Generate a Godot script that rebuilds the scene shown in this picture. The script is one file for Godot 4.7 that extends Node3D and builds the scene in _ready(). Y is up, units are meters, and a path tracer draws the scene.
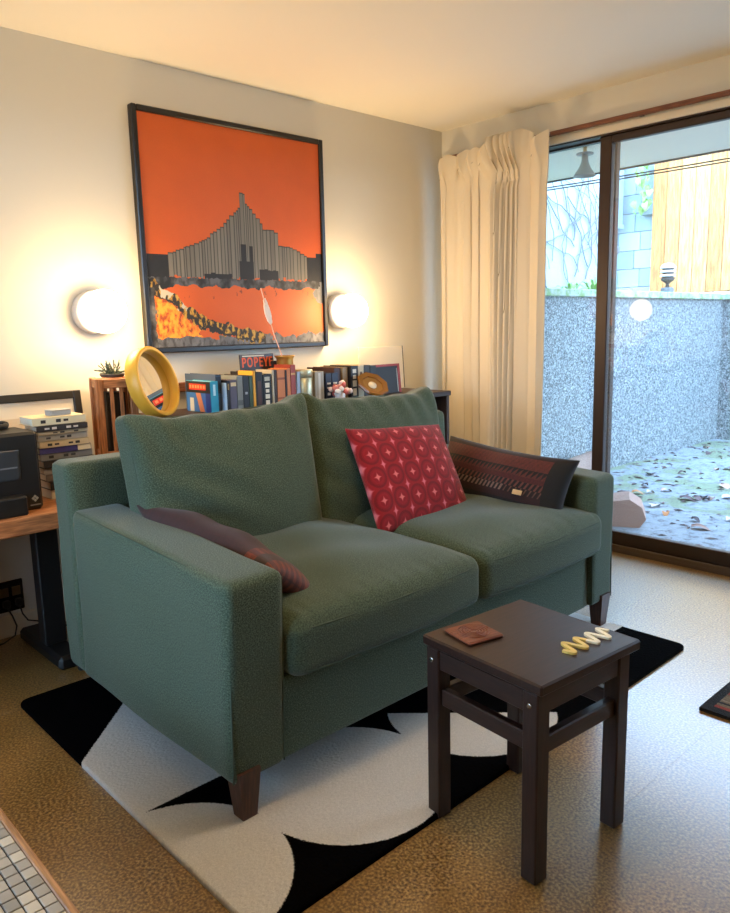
extends Node3D
# A living room corner: green sofa, orange painting between two globe sconces, sliding glass door to a walled patio.
# World: y up; the painting wall is z = 0 (room at z > 0), the glass-door wall is x = 0 (room at x < 0), floor y = 0.

const CEIL := 2.24
var taken := {}
var M := {}
var rng := RandomNumberGenerator.new()


# ------------------------------------------------------------------ mesh builder
class MB:
	var st := SurfaceTool.new()
	var xf := Transform3D.IDENTITY

	func _init() -> void:
		st.begin(Mesh.PRIMITIVE_TRIANGLES)
		st.set_smooth_group(-1)

	func smooth(on: bool) -> MB:
		st.set_smooth_group(0 if on else -1)
		return self

	func at(t: Transform3D) -> MB:
		xf = t
		return self

	func v(p: Vector3, uv := Vector2.ZERO) -> void:
		st.set_uv(uv)
		st.add_vertex((xf * p).snapped(Vector3(1e-6, 1e-6, 1e-6)))

	# corners in counter-clockwise order seen from outside
	func tri(a: Vector3, b: Vector3, c: Vector3) -> void:
		v(a); v(c); v(b)

	func quad(a: Vector3, b: Vector3, c: Vector3, d: Vector3) -> void:
		tri(a, b, c); tri(a, c, d)

	func quad_uv(p: Array, uv: Array) -> void:
		for k in [0, 2, 1, 0, 3, 2]:
			v(p[k], uv[k])

	# any planar polygon fan turned outward along a hint
	func face(p: Array, out: Vector3) -> void:
		var n: Vector3 = (p[1] - p[0]).cross(p[2] - p[0])
		if n.dot(out) < 0.0:
			p.reverse()
		for k in range(1, p.size() - 1):
			tri(p[0], p[k], p[k + 1])

	func box(c: Vector3, s: Vector3, b := 0.002) -> MB:
		var h := s * 0.5
		b = minf(b, minf(h.x, minf(h.y, h.z)) * 0.9)
		var vert := func(sg: Vector3, axis: int) -> Vector3:
			var p := Vector3.ZERO
			for k in 3:
				p[k] = sg[k] * (h[k] if k == axis else h[k] - b)
			return c + p
		for axis in 3:
			var i := (axis + 1) % 3
			var j := (axis + 2) % 3
			for s1 in [-1.0, 1.0]:
				var pts := []
				for q in [[-1.0, -1.0], [1.0, -1.0], [1.0, 1.0], [-1.0, 1.0]]:
					var sg := Vector3.ZERO
					sg[axis] = s1; sg[i] = q[0]; sg[j] = q[1]
					pts.append(vert.call(sg, axis))
				var o := Vector3.ZERO
				o[axis] = s1
				face(pts, o)
				if b > 0.0:
					for s2 in [-1.0, 1.0]:
						var a0 := Vector3.ZERO
						a0[axis] = s1; a0[i] = s2; a0[j] = -1.0
						var a1 := a0
						a1[j] = 1.0
						var oo := Vector3.ZERO
						oo[axis] = s1; oo[i] = s2
						face([vert.call(a0, axis), vert.call(a1, axis), vert.call(a1, i), vert.call(a0, i)], oo)
		if b > 0.0:
			for sx in [-1.0, 1.0]:
				for sy in [-1.0, 1.0]:
					for sz in [-1.0, 1.0]:
						var sg := Vector3(sx, sy, sz)
						face([vert.call(sg, 0), vert.call(sg, 1), vert.call(sg, 2)], sg)
		return self

	# box from corner to corner
	func span(a: Vector3, b: Vector3, bev := 0.002) -> MB:
		return box((a + b) * 0.5, (b - a).abs(), bev)

	func lathe(prof: Array, n := 32, sm := true) -> MB:
		smooth(sm)
		for k in prof.size() - 1:
			var p: Vector2 = prof[k]
			var q: Vector2 = prof[k + 1]
			for i in n:
				var a := TAU * i / n
				var b := TAU * ((i + 1) % n) / n
				var p0 := Vector3(p.x * cos(a), p.y, p.x * sin(a))
				var p1 := Vector3(p.x * cos(b), p.y, p.x * sin(b))
				var q0 := Vector3(q.x * cos(a), q.y, q.x * sin(a))
				var q1 := Vector3(q.x * cos(b), q.y, q.x * sin(b))
				if p.x > 1e-6:
					tri(p0, q0, p1)
				if q.x > 1e-6:
					tri(p1, q0, q1)
		smooth(false)
		return self

	func tube(pts: Array, r: float, n := 8, closed := false) -> MB:
		smooth(true)
		var m := pts.size()
		var rings := []
		var up := Vector3(0.137, 0.971, 0.196).normalized()
		for k in m:
			var d: Vector3
			if closed:
				d = pts[(k + 1) % m] - pts[(k + m - 1) % m]
			else:
				d = pts[mini(k + 1, m - 1)] - pts[maxi(k - 1, 0)]
			d = d.normalized()
			if absf(d.dot(up)) > 0.95:
				up = Vector3(0.9, 0.1, 0.42).normalized()
			var x := up.cross(d).normalized()
			var y := d.cross(x)
			up = y
			var ring := []
			for i in n:
				var a := TAU * i / n
				ring.append(pts[k] + (x * cos(a) + y * sin(a)) * r)
			rings.append(ring)
		for k in (m if closed else m - 1):
			var A: Array = rings[k]
			var B: Array = rings[(k + 1) % m]
			for i in n:
				var j := (i + 1) % n
				quad(A[i], A[j], B[j], B[i])
		if not closed:
			smooth(false)
			for i in range(1, n - 1):
				tri(rings[0][0], rings[0][i + 1], rings[0][i])
				tri(rings[m - 1][0], rings[m - 1][i], rings[m - 1][i + 1])
		smooth(false)
		return self

	# polygon in the x-y plane pushed from z = 0 to z = depth
	func prism(poly: PackedVector2Array, depth: float) -> MB:
		var idx := Geometry2D.triangulate_polygon(poly)
		for k in range(0, idx.size(), 3):
			var a := poly[idx[k]]
			var b := poly[idx[k + 1]]
			var c := poly[idx[k + 2]]
			face([Vector3(a.x, a.y, depth), Vector3(b.x, b.y, depth), Vector3(c.x, c.y, depth)], Vector3(0, 0, 1))
			face([Vector3(a.x, a.y, 0), Vector3(b.x, b.y, 0), Vector3(c.x, c.y, 0)], Vector3(0, 0, -1))
		var cw := Geometry2D.is_polygon_clockwise(poly)
		for k in poly.size():
			var a := poly[k]
			var b := poly[(k + 1) % poly.size()]
			var e := b - a
			var o := Vector3(e.y, -e.x, 0) if not cw else Vector3(-e.y, e.x, 0)
			face([Vector3(a.x, a.y, 0), Vector3(b.x, b.y, 0), Vector3(b.x, b.y, depth), Vector3(a.x, a.y, depth)], o)
		return self

	# rounded box of soft goods; warp(p) bends each point
	func soft(s: Vector3, r: float, n: int, warp: Callable) -> MB:
		smooth(true)
		var h := s * 0.5
		for axis in 3:
			var i := (axis + 1) % 3
			var j := (axis + 2) % 3
			for sg in [-1.0, 1.0]:
				var g := []
				for a in n + 1:
					var row := []
					for b in n + 1:
						var p := Vector3.ZERO
						p[axis] = sg
						p[i] = lerpf(-1.0 + 2.0 * a / n, sin((-1.0 + 2.0 * a / n) * PI / 2), 0.75)
						p[j] = lerpf(-1.0 + 2.0 * b / n, sin((-1.0 + 2.0 * b / n) * PI / 2), 0.75)
						p *= h
						var q := p.clamp(-(h - Vector3.ONE * r), h - Vector3.ONE * r)
						p = q + (p - q).normalized() * r
						row.append(warp.call(p))
					g.append(row)
				for a in n:
					for b in n:
						if sg > 0:
							quad(g[a][b], g[a + 1][b], g[a + 1][b + 1], g[a][b + 1])
						else:
							quad(g[a][b], g[a][b + 1], g[a + 1][b + 1], g[a + 1][b])
		smooth(false)
		return self

	# knife-edge pillow in the x-y plane, z is its thickness
	func pillow(w: float, h: float, t: float, n: int, warp: Callable) -> MB:
		smooth(true)
		for sg in [1.0, -1.0]:
			var g := []
			var uvs := []
			for a in n + 1:
				var row := []
				var ru := []
				for b in n + 1:
					var u := sin((-1.0 + 2.0 * a / n) * PI / 2)
					var w2 := sin((-1.0 + 2.0 * b / n) * PI / 2)
					var th := pow(maxf((1 - u * u) * (1 - w2 * w2), 0.0), 0.42)
					var p := Vector3(w / 2 * u * (1 - 0.06 * (1 - w2 * w2)), h / 2 * w2 * (1 - 0.06 * (1 - u * u)), sg * t / 2 * th)
					row.append(warp.call(p))
					ru.append(Vector2(0.5 + u * 0.5, 0.5 - w2 * 0.5))
				g.append(row)
				uvs.append(ru)
			for a in n:
				for b in n:
					var P := [g[a][b], g[a + 1][b], g[a + 1][b + 1], g[a][b + 1]]
					var U := [uvs[a][b], uvs[a + 1][b], uvs[a + 1][b + 1], uvs[a][b + 1]]
					if sg < 0:
						P.reverse()
						U.reverse()
					quad_uv(P, U)
		smooth(false)
		return self

	func done() -> ArrayMesh:
		st.generate_normals()
		return st.commit()


# ------------------------------------------------------------------ scene helpers
func numbered(called: String) -> String:
	var n: int = taken.get(called, 0)
	taken[called] = n + 1
	return called if n == 0 else "%s_%03d" % [called, n]


func tag(o: Node, label: String, category: String, group := "", kind := "") -> void:
	o.set_meta("label", label)
	o.set_meta("category", category)
	if group:
		o.set_meta("group", group)
	if kind:
		o.set_meta("kind", kind)


func thing(called: String, where: Vector3, label: String, category: String, group := "", turn := 0.0) -> Node3D:
	var o := Node3D.new()
	o.name = numbered(called)
	add_child(o)
	o.position = where
	o.rotation.y = turn
	tag(o, label, category, group)
	return o


func part(parent: Node3D, called: String, mb, mat: Material, where := Vector3.ZERO) -> MeshInstance3D:
	var o := MeshInstance3D.new()
	o.name = called
	o.mesh = mb.done() if mb is MB else mb
	o.material_override = mat
	parent.add_child(o, true)
	o.position = where
	return o


func solo(called: String, mb: MB, mat: Material, where: Vector3, label: String, category: String, group := "", kind := "") -> MeshInstance3D:
	var o := part(self, numbered(called), mb, mat, where)
	tag(o, label, category, group, kind)
	return o


func structure(called: String, mb, mat: Material, label: String, category: String) -> MeshInstance3D:
	var o := part(self, numbered(called), mb, mat)
	tag(o, label, category, "", "structure")
	return o


func srgb(r: int, g: int, b: int) -> Color:
	return Color(r / 255.0, g / 255.0, b / 255.0)


func mat(c: Color, rough := 0.8, metal := 0.0) -> StandardMaterial3D:
	var m := StandardMaterial3D.new()
	m.albedo_color = c
	m.roughness = rough
	m.metallic = metal
	return m


func noise_tex(freq: float, colors: Array, stops: Array, type := FastNoiseLite.TYPE_SIMPLEX_SMOOTH, octaves := 3, size := 512, sd := 1) -> NoiseTexture2D:
	var n := FastNoiseLite.new()
	n.noise_type = type
	n.frequency = freq
	n.fractal_octaves = octaves
	n.seed = sd
	if type == FastNoiseLite.TYPE_CELLULAR:
		n.cellular_return_type = FastNoiseLite.RETURN_CELL_VALUE
		n.fractal_type = FastNoiseLite.FRACTAL_NONE
	var t := NoiseTexture2D.new()
	t.width = size
	t.height = size
	t.seamless = true
	t.noise = n
	var g := Gradient.new()
	g.offsets = PackedFloat32Array(stops)
	g.colors = PackedColorArray(colors)
	t.color_ramp = g
	return t


func normal_tex(freq: float, strength := 4.0, type := FastNoiseLite.TYPE_SIMPLEX_SMOOTH, size := 512, sd := 3) -> NoiseTexture2D:
	var n := FastNoiseLite.new()
	n.noise_type = type
	n.frequency = freq
	n.seed = sd
	var t := NoiseTexture2D.new()
	t.width = size
	t.height = size
	t.seamless = true
	t.as_normal_map = true
	t.bump_strength = strength
	t.noise = n
	return t


func triplanar(m: StandardMaterial3D, scale: Vector3, world := false) -> StandardMaterial3D:
	m.uv1_triplanar = true
	m.uv1_world_triplanar = world
	m.uv1_scale = scale
	return m


func wood(a: Color, b: Color, along: int, rough := 0.5) -> StandardMaterial3D:
	var m := StandardMaterial3D.new()
	if not M.has("grain"):
		M.grain = noise_tex(0.02, [Color(0.74, 0.72, 0.70), Color(0.88, 0.87, 0.86), Color.WHITE], [0.2, 0.5, 0.8], FastNoiseLite.TYPE_SIMPLEX_SMOOTH, 5, 512, 11)
	m.albedo_texture = M.grain
	m.albedo_color = a.lerp(b, 0.5)
	m.roughness = rough
	var s := Vector3(9, 9, 9)
	s[along] = 0.8
	return triplanar(m, s)


func picture(w: int, h: int, f: Callable) -> ImageTexture:
	var d := PackedByteArray()
	d.resize(w * h * 3)
	var k := 0
	for y in h:
		for x in w:
			var c: Color = f.call((x + 0.5) / w, (y + 0.5) / h)
			d[k] = clampi(int(c.r * 255), 0, 255)
			d[k + 1] = clampi(int(c.g * 255), 0, 255)
			d[k + 2] = clampi(int(c.b * 255), 0, 255)
			k += 3
	return ImageTexture.create_from_image(Image.create_from_data(w, h, false, Image.FORMAT_RGB8, d))


func pictured(t: Texture2D, rough := 0.7) -> StandardMaterial3D:
	var m := StandardMaterial3D.new()
	m.albedo_texture = t
	m.roughness = rough
	return m


func keep(p: Vector3) -> Vector3:
	return p


func text_part(parent: Node3D, words: String, height: float, c: Color, xf: Transform3D, called := "lettering") -> void:
	var t := TextMesh.new()
	var f := SystemFont.new()
	f.font_names = PackedStringArray(["Droid Sans"])
	f.font_weight = 800
	t.font = f
	t.text = words
	t.font_size = 64
	t.pixel_size = height / 48.0
	t.depth = 0.0006
	t.curve_step = 4.0
	var o := part(parent, called, t, mat(c, 0.6))
	o.transform = xf


# ------------------------------------------------------------------ the scene
func _ready() -> void:
	rng.seed = 7
	view_and_light()
	materials()
	room()
	glass_door()
	left_window()
	outdoors()
	rugs()
	sofa()
	throw_pillows()
	stool()
	painting()
	sconces()
	ceiling_lamp()
	curtain()
	sideboard()
	sideboard_things()
	desk()
	tile_table()


func view_and_light() -> void:
	var cam := Camera3D.new()
	cam.name = "camera"
	add_child(cam)
	var yaw := 0.750660
	var pitch := -0.169228
	var roll := -0.023661
	var f := Vector3(sin(yaw) * cos(pitch), sin(pitch), -cos(yaw) * cos(pitch))
	var r := f.cross(Vector3.UP).normalized()
	var u := r.cross(f)
	var r2 := r * cos(roll) + u * sin(roll)
	var u2 := -r * sin(roll) + u * cos(roll)
	cam.transform = Transform3D(Basis(r2, u2, -f), Vector3(-3.44305, 1.15078, 2.98699))
	cam.fov = rad_to_deg(2.0 * atan(456.5 / 752.354))
	cam.near = 0.05
	cam.far = 200.0
	cam.current = true

	var env := Environment.new()
	env.background_mode = Environment.BG_SKY
	var sky := Sky.new()
	var sm := ProceduralSkyMaterial.new()
	sm.sky_top_color = Color(0.66, 0.82, 0.98)
	sm.sky_horizon_color = Color(0.77, 0.88, 0.99)
	sm.ground_horizon_color = Color(0.55, 0.60, 0.64)
	sm.ground_bottom_color = Color(0.4, 0.42, 0.44)
	sm.sky_energy_multiplier = 3.3
	sm.ground_energy_multiplier = 1.0
	sm.sun_angle_max = 0.0
	sky.sky_material = sm
	env.sky = sky
	env.tonemap_mode = Environment.TONE_MAPPER_LINEAR
	env.tonemap_exposure = 1.0
	env.sdfgi_enabled = true
	env.ssao_enabled = true
	env.ssil_enabled = true
	var we := WorldEnvironment.new()
	we.name = "sky_and_exposure"
	we.environment = env
	add_child(we)


func materials() -> void:
	M.wall = mat(srgb(208, 203, 190), 0.92)
	M.wall.normal_enabled = true
	M.wall.normal_texture = normal_tex(0.08, 1.0)
	M.wall.normal_scale = 0.12
	triplanar(M.wall, Vector3.ONE * 2.0)
	M.ceiling = mat(srgb(244, 236, 218), 0.95)
	M.trim = mat(srgb(216, 205, 184), 0.7)
	M.bronze = mat(srgb(58, 44, 36), 0.42, 0.35)
	M.bronze_light = mat(srgb(96, 80, 68), 0.4, 0.4)
	M.black_rubber = mat(srgb(16, 15, 15), 0.7)
	M.rail_wood = wood(srgb(120, 72, 46), srgb(140, 84, 54), 2, 0.5)
	M.glass = mat(Color(1, 1, 1, 0.04), 0.0)
	M.glass.transparency = BaseMaterial3D.TRANSPARENCY_ALPHA

	M.floor = StandardMaterial3D.new()
	M.floor.albedo_texture = noise_tex(0.06, [srgb(86, 58, 24), srgb(126, 92, 44), srgb(146, 112, 58), srgb(184, 150, 96)], [0.22, 0.42, 0.6, 0.85], FastNoiseLite.TYPE_SIMPLEX_SMOOTH, 6, 1024, 21)
	M.floor.roughness = 0.3
	M.floor.metallic_specular = 0.7
	M.floor.clearcoat_enabled = true
	M.floor.clearcoat = 1.0
	M.floor.clearcoat_roughness = 0.24
	triplanar(M.floor, Vector3.ONE * 1.7, true)

	# sofa velvet
	M.velvet = StandardMaterial3D.new()
	M.velvet.albedo_texture = noise_tex(0.12, [srgb(44, 55, 43), srgb(72, 85, 68), srgb(106, 121, 100)], [0.2, 0.5, 0.85], FastNoiseLite.TYPE_SIMPLEX_SMOOTH, 3, 512, 31)
	M.velvet.roughness = 0.85
	M.velvet.rim_enabled = true
	M.velvet.rim = 0.45
	M.velvet.rim_tint = 0.7
	M.velvet.metallic_specular = 0.2
	M.velvet.normal_enabled = true
	M.velvet.normal_texture = normal_tex(0.2, 3.0)
	M.velvet.normal_scale = 0.28
	triplanar(M.velvet, Vector3.ONE * 3.4)
	M.piping = mat(srgb(64, 77, 61), 0.8)

	M.walnut = wood(srgb(74, 42, 30), srgb(92, 54, 38), 1, 0.45)
	M.stool_y = wood(srgb(46, 25, 18), srgb(50, 28, 20), 1, 0.42)
	M.stool_x = wood(srgb(46, 25, 18), srgb(50, 28, 20), 0, 0.38)
	M.stool_z = wood(srgb(46, 25, 18), srgb(50, 28, 20), 2, 0.42)
	M.oak_x = wood(srgb(196, 124, 74), srgb(212, 140, 88), 0, 0.5)
	M.oak_y = wood(srgb(190, 118, 68), srgb(206, 134, 82), 1, 0.5)
	M.oak_z = wood(srgb(196, 124, 74), srgb(212, 140, 88), 2, 0.5)
	M.black = mat(srgb(20, 19, 19), 0.5)
	M.black_gloss = mat(srgb(16, 15, 15), 0.22)
	M.black_matte = mat(srgb(24, 23, 24), 0.85)
	M.paper = mat(srgb(226, 216, 196), 0.9)
	M.brass = mat(srgb(196, 160, 92), 0.32, 0.9)
	M.chrome = mat(srgb(180, 180, 180), 0.25, 1.0)


func room() -> void:
	# floor of square vinyl tiles
	var fl := structure("floor", MB.new().span(Vector3(-4.4, -0.2, -0.15), Vector3(0.0, -0.004, 4.95), 0.0), mat(srgb(70, 52, 30), 0.8), "speckled tan vinyl tile floor of the room", "floor")
	var p := 0.314
	var tile := MB.new().box(Vector3(0, -0.003, 0), Vector3(p - 0.0003, 0.006, p - 0.0003), 0.0002).done()
	for i in 14:
		for k in 16:
			var x := -1.272 - p / 2 + (4 - i) * p
			var z := 0.157 + k * p
			if x + p / 2 > 0.01:
				continue
			part(fl, "tile", tile, M.floor, Vector3(x, 0, z))
	structure("wall_back", MB.new().span(Vector3(-4.4, -0.2, -0.15), Vector3(0.15, CEIL + 0.1, 0.0), 0.0), M.wall, "cream painted wall behind the sofa and painting", "wall")
	structure("ceiling", MB.new().span(Vector3(-4.4, CEIL, -0.15), Vector3(0.15, CEIL + 0.15, 4.95), 0.0), M.ceiling, "plain off-white flat ceiling of the room", "ceiling")
	structure("wall_front", MB.new().span(Vector3(-4.4, -0.2, 4.8), Vector3(0.15, CEIL + 0.1, 4.95), 0.0), M.wall, "cream wall on the viewer's side of the room", "wall")
	var w := MB.new()
	w.span(Vector3(0, 2.045, -0.0), Vector3(0.15, CEIL + 0.1, 4.8), 0.0)
	w.span(Vector3(0, -0.2, 0.0), Vector3(0.15, 2.045, 0.10), 0.0)
	w.span(Vector3(0, -0.2, 3.3), Vector3(0.15, 2.045, 4.8), 0.0)
	structure("wall_right", w, M.wall, "cream wall holding the sliding glass door", "wall")
	w = MB.new()
	w.span(Vector3(-4.4, -0.2, 0), Vector3(-4.25, 0.5, 4.8), 0.0)
	w.span(Vector3(-4.4, 2.15, 0), Vector3(-4.25, CEIL + 0.1, 4.8), 0.0)
	w.span(Vector3(-4.4, 0.5, 0), Vector3(-4.25, 2.15, 0.55), 0.0)
	w.span(Vector3(-4.4, 0.5, 2.05), Vector3(-4.25, 2.15, 4.8), 0.0)
	structure("wall_left", w, M.wall, "cream wall with a wide window far left of the sofa", "wall")
	structure("baseboard_back", MB.new().span(Vector3(-4.25, 0.0, 0.0), Vector3(0.0, 0.085, 0.014), 0.003), M.trim, "cream baseboard along the painting wall", "baseboard")
	# casing above the glass door
	structure("trim_1", MB.new().span(Vector3(-0.014, 2.034, 0.05), Vector3(0.0, 2.066, 3.35), 0.002), M.trim, "cream casing strip above the glass door", "trim")


func pane_frame(parent: Node3D, z0: float, z1: float, y0: float, y1: float, x: float, sw: float, tr: float) -> void:
	var d := 0.036
	part(parent, "stile", MB.new().span(Vector3(x, y0, z0), Vector3(x + d, y1, z0 + sw), 0.003), M.bronze)
	part(parent, "stile", MB.new().span(Vector3(x, y0, z1 - sw), Vector3(x + d, y1, z1), 0.003), M.bronze)
	part(parent, "bottom_rail", MB.new().span(Vector3(x, y0, z0 + sw), Vector3(x + d, y0 + 0.068, z1 - sw), 0.003), M.bronze)
	part(parent, "top_rail", MB.new().span(Vector3(x, y1 - tr, z0 + sw), Vector3(x + d, y1, z1 - sw), 0.003), M.bronze)
	part(parent, "pane", MB.new().span(Vector3(x + 0.014, y0 + 0.06, z0 + sw - 0.006), Vector3(x + 0.020, y1 - tr + 0.004, z1 - sw + 0.006), 0.0), M.glass)


func glass_door() -> void:
	var d := thing("door_1", Vector3.ZERO, "sliding glass patio door in a dark bronze metal frame", "door")
	d.set_meta("kind", "structure")
	part(d, "head_track", MB.new().span(Vector3(0.0, 2.028, 0.10), Vector3(0.12, 2.045, 3.3), 0.002), M.bronze)
	part(d, "jamb", MB.new().span(Vector3(0.0, 0.03, 0.10), Vector3(0.12, 2.028, 0.135), 0.002), M.bronze)
	part(d, "jamb", MB.new().span(Vector3(0.0, 0.03, 3.265), Vector3(0.12, 2.028, 3.3), 0.002), M.bronze)
	part(d, "sill_track", MB.new().span(Vector3(-0.004, -0.02, 0.10), Vector3(0.13, 0.014, 3.3), 0.002).span(Vector3(-0.004, 0.012, 0.10), Vector3(0.008, 0.034, 3.3), 0.002).span(Vector3(0.06, 0.012, 0.10), Vector3(0.066, 0.03, 3.3), 0.001), M.bronze_light)
	var p := Node3D.new()
	p.name = "fixed_panel"
	d.add_child(p, true)
	pane_frame(p, 0.135, 1.052, 0.03, 2.028, 0.066, 0.052, 0.008)
	var q := Node3D.new()
	q.name = "sliding_panel"
	d.add_child(q, true)
	pane_frame(q, 0.988, 3.265, 0.03, 2.028, 0.020, 0.062, 0.034)
	# curtain rail of thin dark wood
	var r := thing("curtain_rail", Vector3(0, 2.075, 0), "thin brown wooden curtain rail above the glass door", "curtain rail")
	part(r, "rail", MB.new().span(Vector3(-0.045, -0.004, 0.03), Vector3(-0.022, 0.016, 3.4), 0.003), M.rail_wood)
	for z in [0.12, 1.2, 2.3, 3.3]:
		part(r, "bracket", MB.new().span(Vector3(-0.03, -0.002, z), Vector3(0.0, 0.010, z + 0.02), 0.001), M.bronze)


func left_window() -> void:
	var d := thing("window_2", Vector3.ZERO, "wide window in the wall far to the left", "window")
	d.set_meta("kind", "structure")
	part(d, "frame", MB.new().span(Vector3(-4.37, 0.5, 0.55), Vector3(-4.28, 0.54, 2.05)).span(Vector3(-4.37, 2.11, 0.55), Vector3(-4.28, 2.15, 2.05)).span(Vector3(-4.37, 0.54, 0.55), Vector3(-4.28, 2.11, 0.59)).span(Vector3(-4.37, 0.54, 2.01), Vector3(-4.28, 2.11, 2.05)), M.bronze)
	part(d, "pane", MB.new().span(Vector3(-4.33, 0.53, 0.58), Vector3(-4.324, 2.12, 2.02), 0.0), M.glass)


func outdoors() -> void:
	var n1 := FastNoiseLite.new()
	n1.seed = 41
	n1.frequency = 1.0
	n1.fractal_octaves = 4
	# ground all round the house, and the patio slab with moss
	structure("yard_ground", MB.new().span(Vector3(-30, -0.4, -30), Vector3(30, -0.21, 30), 0.0), mat(srgb(120, 124, 116), 0.95), "grey ground around the house", "ground")
	var slab := picture(1024, 1024, func(u: float, v: float) -> Color:
		var x := u * 4.3
		var z := -0.1 + v * 4.4
		var a := n1.get_noise_2d(x * 2.2, z * 2.2)
		var b := n1.get_noise_2d(x * 11.0 + 30.0, z * 11.0)
		var f := n1.get_noise_2d(x * 60.0, z * 60.0)
		var c := Color(0.52, 0.55, 0.585) * (1.0 + 0.16 * b + 0.20 * f)
		var moss := a * 0.9 + b * 0.45 + 0.10 * f + (0.08 if x > 1.2 else -0.55) - maxf(0.0, z - 1.1) * 0.25
		if moss > 0.08: c = c.lerp(Color(0.45, 0.50, 0.38) * (1.0 + 0.4 * f), clampf((moss - 0.08) * 5.0, 0, 0.85))
		if b < -0.30 and f < 0.1: c = c.lerp(Color(0.24, 0.22, 0.24), 0.55)
		return c)
	var pm := pictured(slab, 0.75)
	var pg := MB.new()
	pg.quad_uv([Vector3(0.13, -0.03, 4.3), Vector3(4.3, -0.03, 4.3), Vector3(4.3, -0.03, -0.1), Vector3(0.13, -0.03, -0.1)], [Vector2(0.03, 1), Vector2(1, 1), Vector2(1, 0), Vector2(0.03, 0)])
	pg.span(Vector3(0.13, -0.25, -0.1), Vector3(4.3, -0.032, 4.3), 0.0)
	structure("patio_ground", pg, pm, "mossy pale concrete patio outside the glass door", "patio")

	# exposed-aggregate retaining walls with a mossy cap
	var ag := StandardMaterial3D.new()
	ag.albedo_texture = noise_tex(0.11, [srgb(66, 74, 78), srgb(104, 114, 118), srgb(132, 141, 144), srgb(176, 182, 182)], [0.1, 0.4, 0.62, 0.95], FastNoiseLite.TYPE_CELLULAR, 1, 1024, 51)
	ag.roughness = 0.9
	ag.normal_enabled = true
	ag.normal_texture = normal_tex(0.11, 6.0, FastNoiseLite.TYPE_CELLULAR, 1024, 51)
	ag.normal_scale = 0.8
	triplanar(ag, Vector3.ONE * 1.1, true)
	var cap := StandardMaterial3D.new()
	cap.albedo_texture = noise_tex(0.02, [srgb(120, 150, 96), srgb(150, 166, 140), srgb(168, 178, 176)], [0.3, 0.5, 0.7], FastNoiseLite.TYPE_SIMPLEX_SMOOTH, 5, 512, 52)
	cap.roughness = 0.95
	triplanar(cap, Vector3.ONE * 0.8, true)
	var rw := structure("wall_patio", MB.new().span(Vector3(0.15, -0.3, -0.33), Vector3(4.24, 1.34, -0.07), 0.0), ag, "pebbled concrete retaining wall beside the patio", "retaining wall")
	part(rw, "cap", MB.new().span(Vector3(0.15, 1.34, -0.36), Vector3(4.24, 1.395, -0.04), 0.006), cap)
	rw = structure("wall_patio_end", MB.new().span(Vector3(4.24, -0.3, -0.33), Vector3(4.5, 1.34, 6.0), 0.0), ag, "pebbled retaining wall across the far end of the patio", "retaining wall")
	part(rw, "cap", MB.new().span(Vector3(4.20, 1.34, -0.36), Vector3(4.53, 1.395, 6.0), 0.006), cap)
	structure("terrace_ground", MB.new().span(Vector3(0.15, -0.3, -6.0), Vector3(8.0, 1.33, -0.33), 0.0), mat(srgb(110, 120, 100), 0.95), "raised soil behind the retaining wall", "ground")
	structure("terrace_ground_end", MB.new().span(Vector3(4.5, -0.3, -0.33), Vector3(8.0, 1.33, 6.0), 0.0), mat(srgb(110, 120, 100), 0.95), "raised soil behind the far patio wall", "ground")

	# neighbour's pale stucco wall with a bare vine
	var stc := mat(srgb(172, 184, 188), 0.95)
	stc.normal_enabled = true
	stc.normal_texture = normal_tex(0.06, 5.0)
	stc.normal_scale = 0.5
	triplanar(stc, Vector3.ONE * 1.5)
	structure("wall_neighbour", MB.new().span(Vector3(0.15, 1.3, -1.2), Vector3(3.77, 3.3, -1.0), 0.004), stc, "pale stucco wall with vines beyond the patio", "wall")
	var vine := thing("bare_vine", Vector3(2.9, 1.33, -0.985), "leafless vine spreading over the pale stucco wall", "vine")
	var vm := mat(srgb(116, 120, 128), 0.9)
	var vr := RandomNumberGenerator.new()
	vr.seed = 5
	for k in 34:
		var p := Vector3(vr.randf_range(-0.7, 0.75), vr.randf_range(0.0, 0.7), 0.0)
		var ang := vr.randf_range(0.5, 2.4)
		var pts := [p]
		for q in 12:
			ang += vr.randf_range(-0.5, 0.5)
			p = p + Vector3(cos(ang), absf(sin(ang)), 0) * 0.085
			p.x = clampf(p.x, -0.9, 0.83)
			pts.append(p + Vector3(0, 0, vr.randf_range(0, 0.012)))
		part(vine, "stem", MB.new().tube(pts, 0.0065 - 0.0001 * k, 5), vm)

	# concrete block wall and pilaster beyond
	var bm := [mat(srgb(146, 162, 168), 0.9), mat(srgb(156, 172, 176), 0.9), mat(srgb(136, 154, 160), 0.9)]
	var bw := thing("block_wall", Vector3(4.7, 1.33, -1.23), "grey concrete block wall beside the wooden fence", "wall")
	var blk := MB.new().box(Vector3.ZERO, Vector3(0.14, 0.196, 0.256), 0.006).done()
	for c in 9:
		for k in 3:
			part(bw, "block", blk, bm[(c * 2 + k) % 3], Vector3(0.07, 0.10 + c * 0.20, 0.10 - k * 0.26 + (0.0 if c % 2 == 0 else 0.07)))
	part(bw, "ledge", MB.new().box(Vector3.ZERO, Vector3(0.10, 0.05, 0.22), 0.006), bm[2], Vector3(-0.03, 0.985, 0.19))
	solo("pilaster", MB.new().box(Vector3.ZERO, Vector3(0.12, 1.1, 0.19), 0.008).box(Vector3(-0.01, -0.56, 0), Vector3(0.15, 0.05, 0.22), 0.006), mat(srgb(150, 168, 178), 0.85), Vector3(4.56, 2.75, -1.455), "smooth blue-grey concrete pilaster above rough white stones", "pilaster")
	var sr := RandomNumberGenerator.new()
	sr.seed = 8
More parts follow.
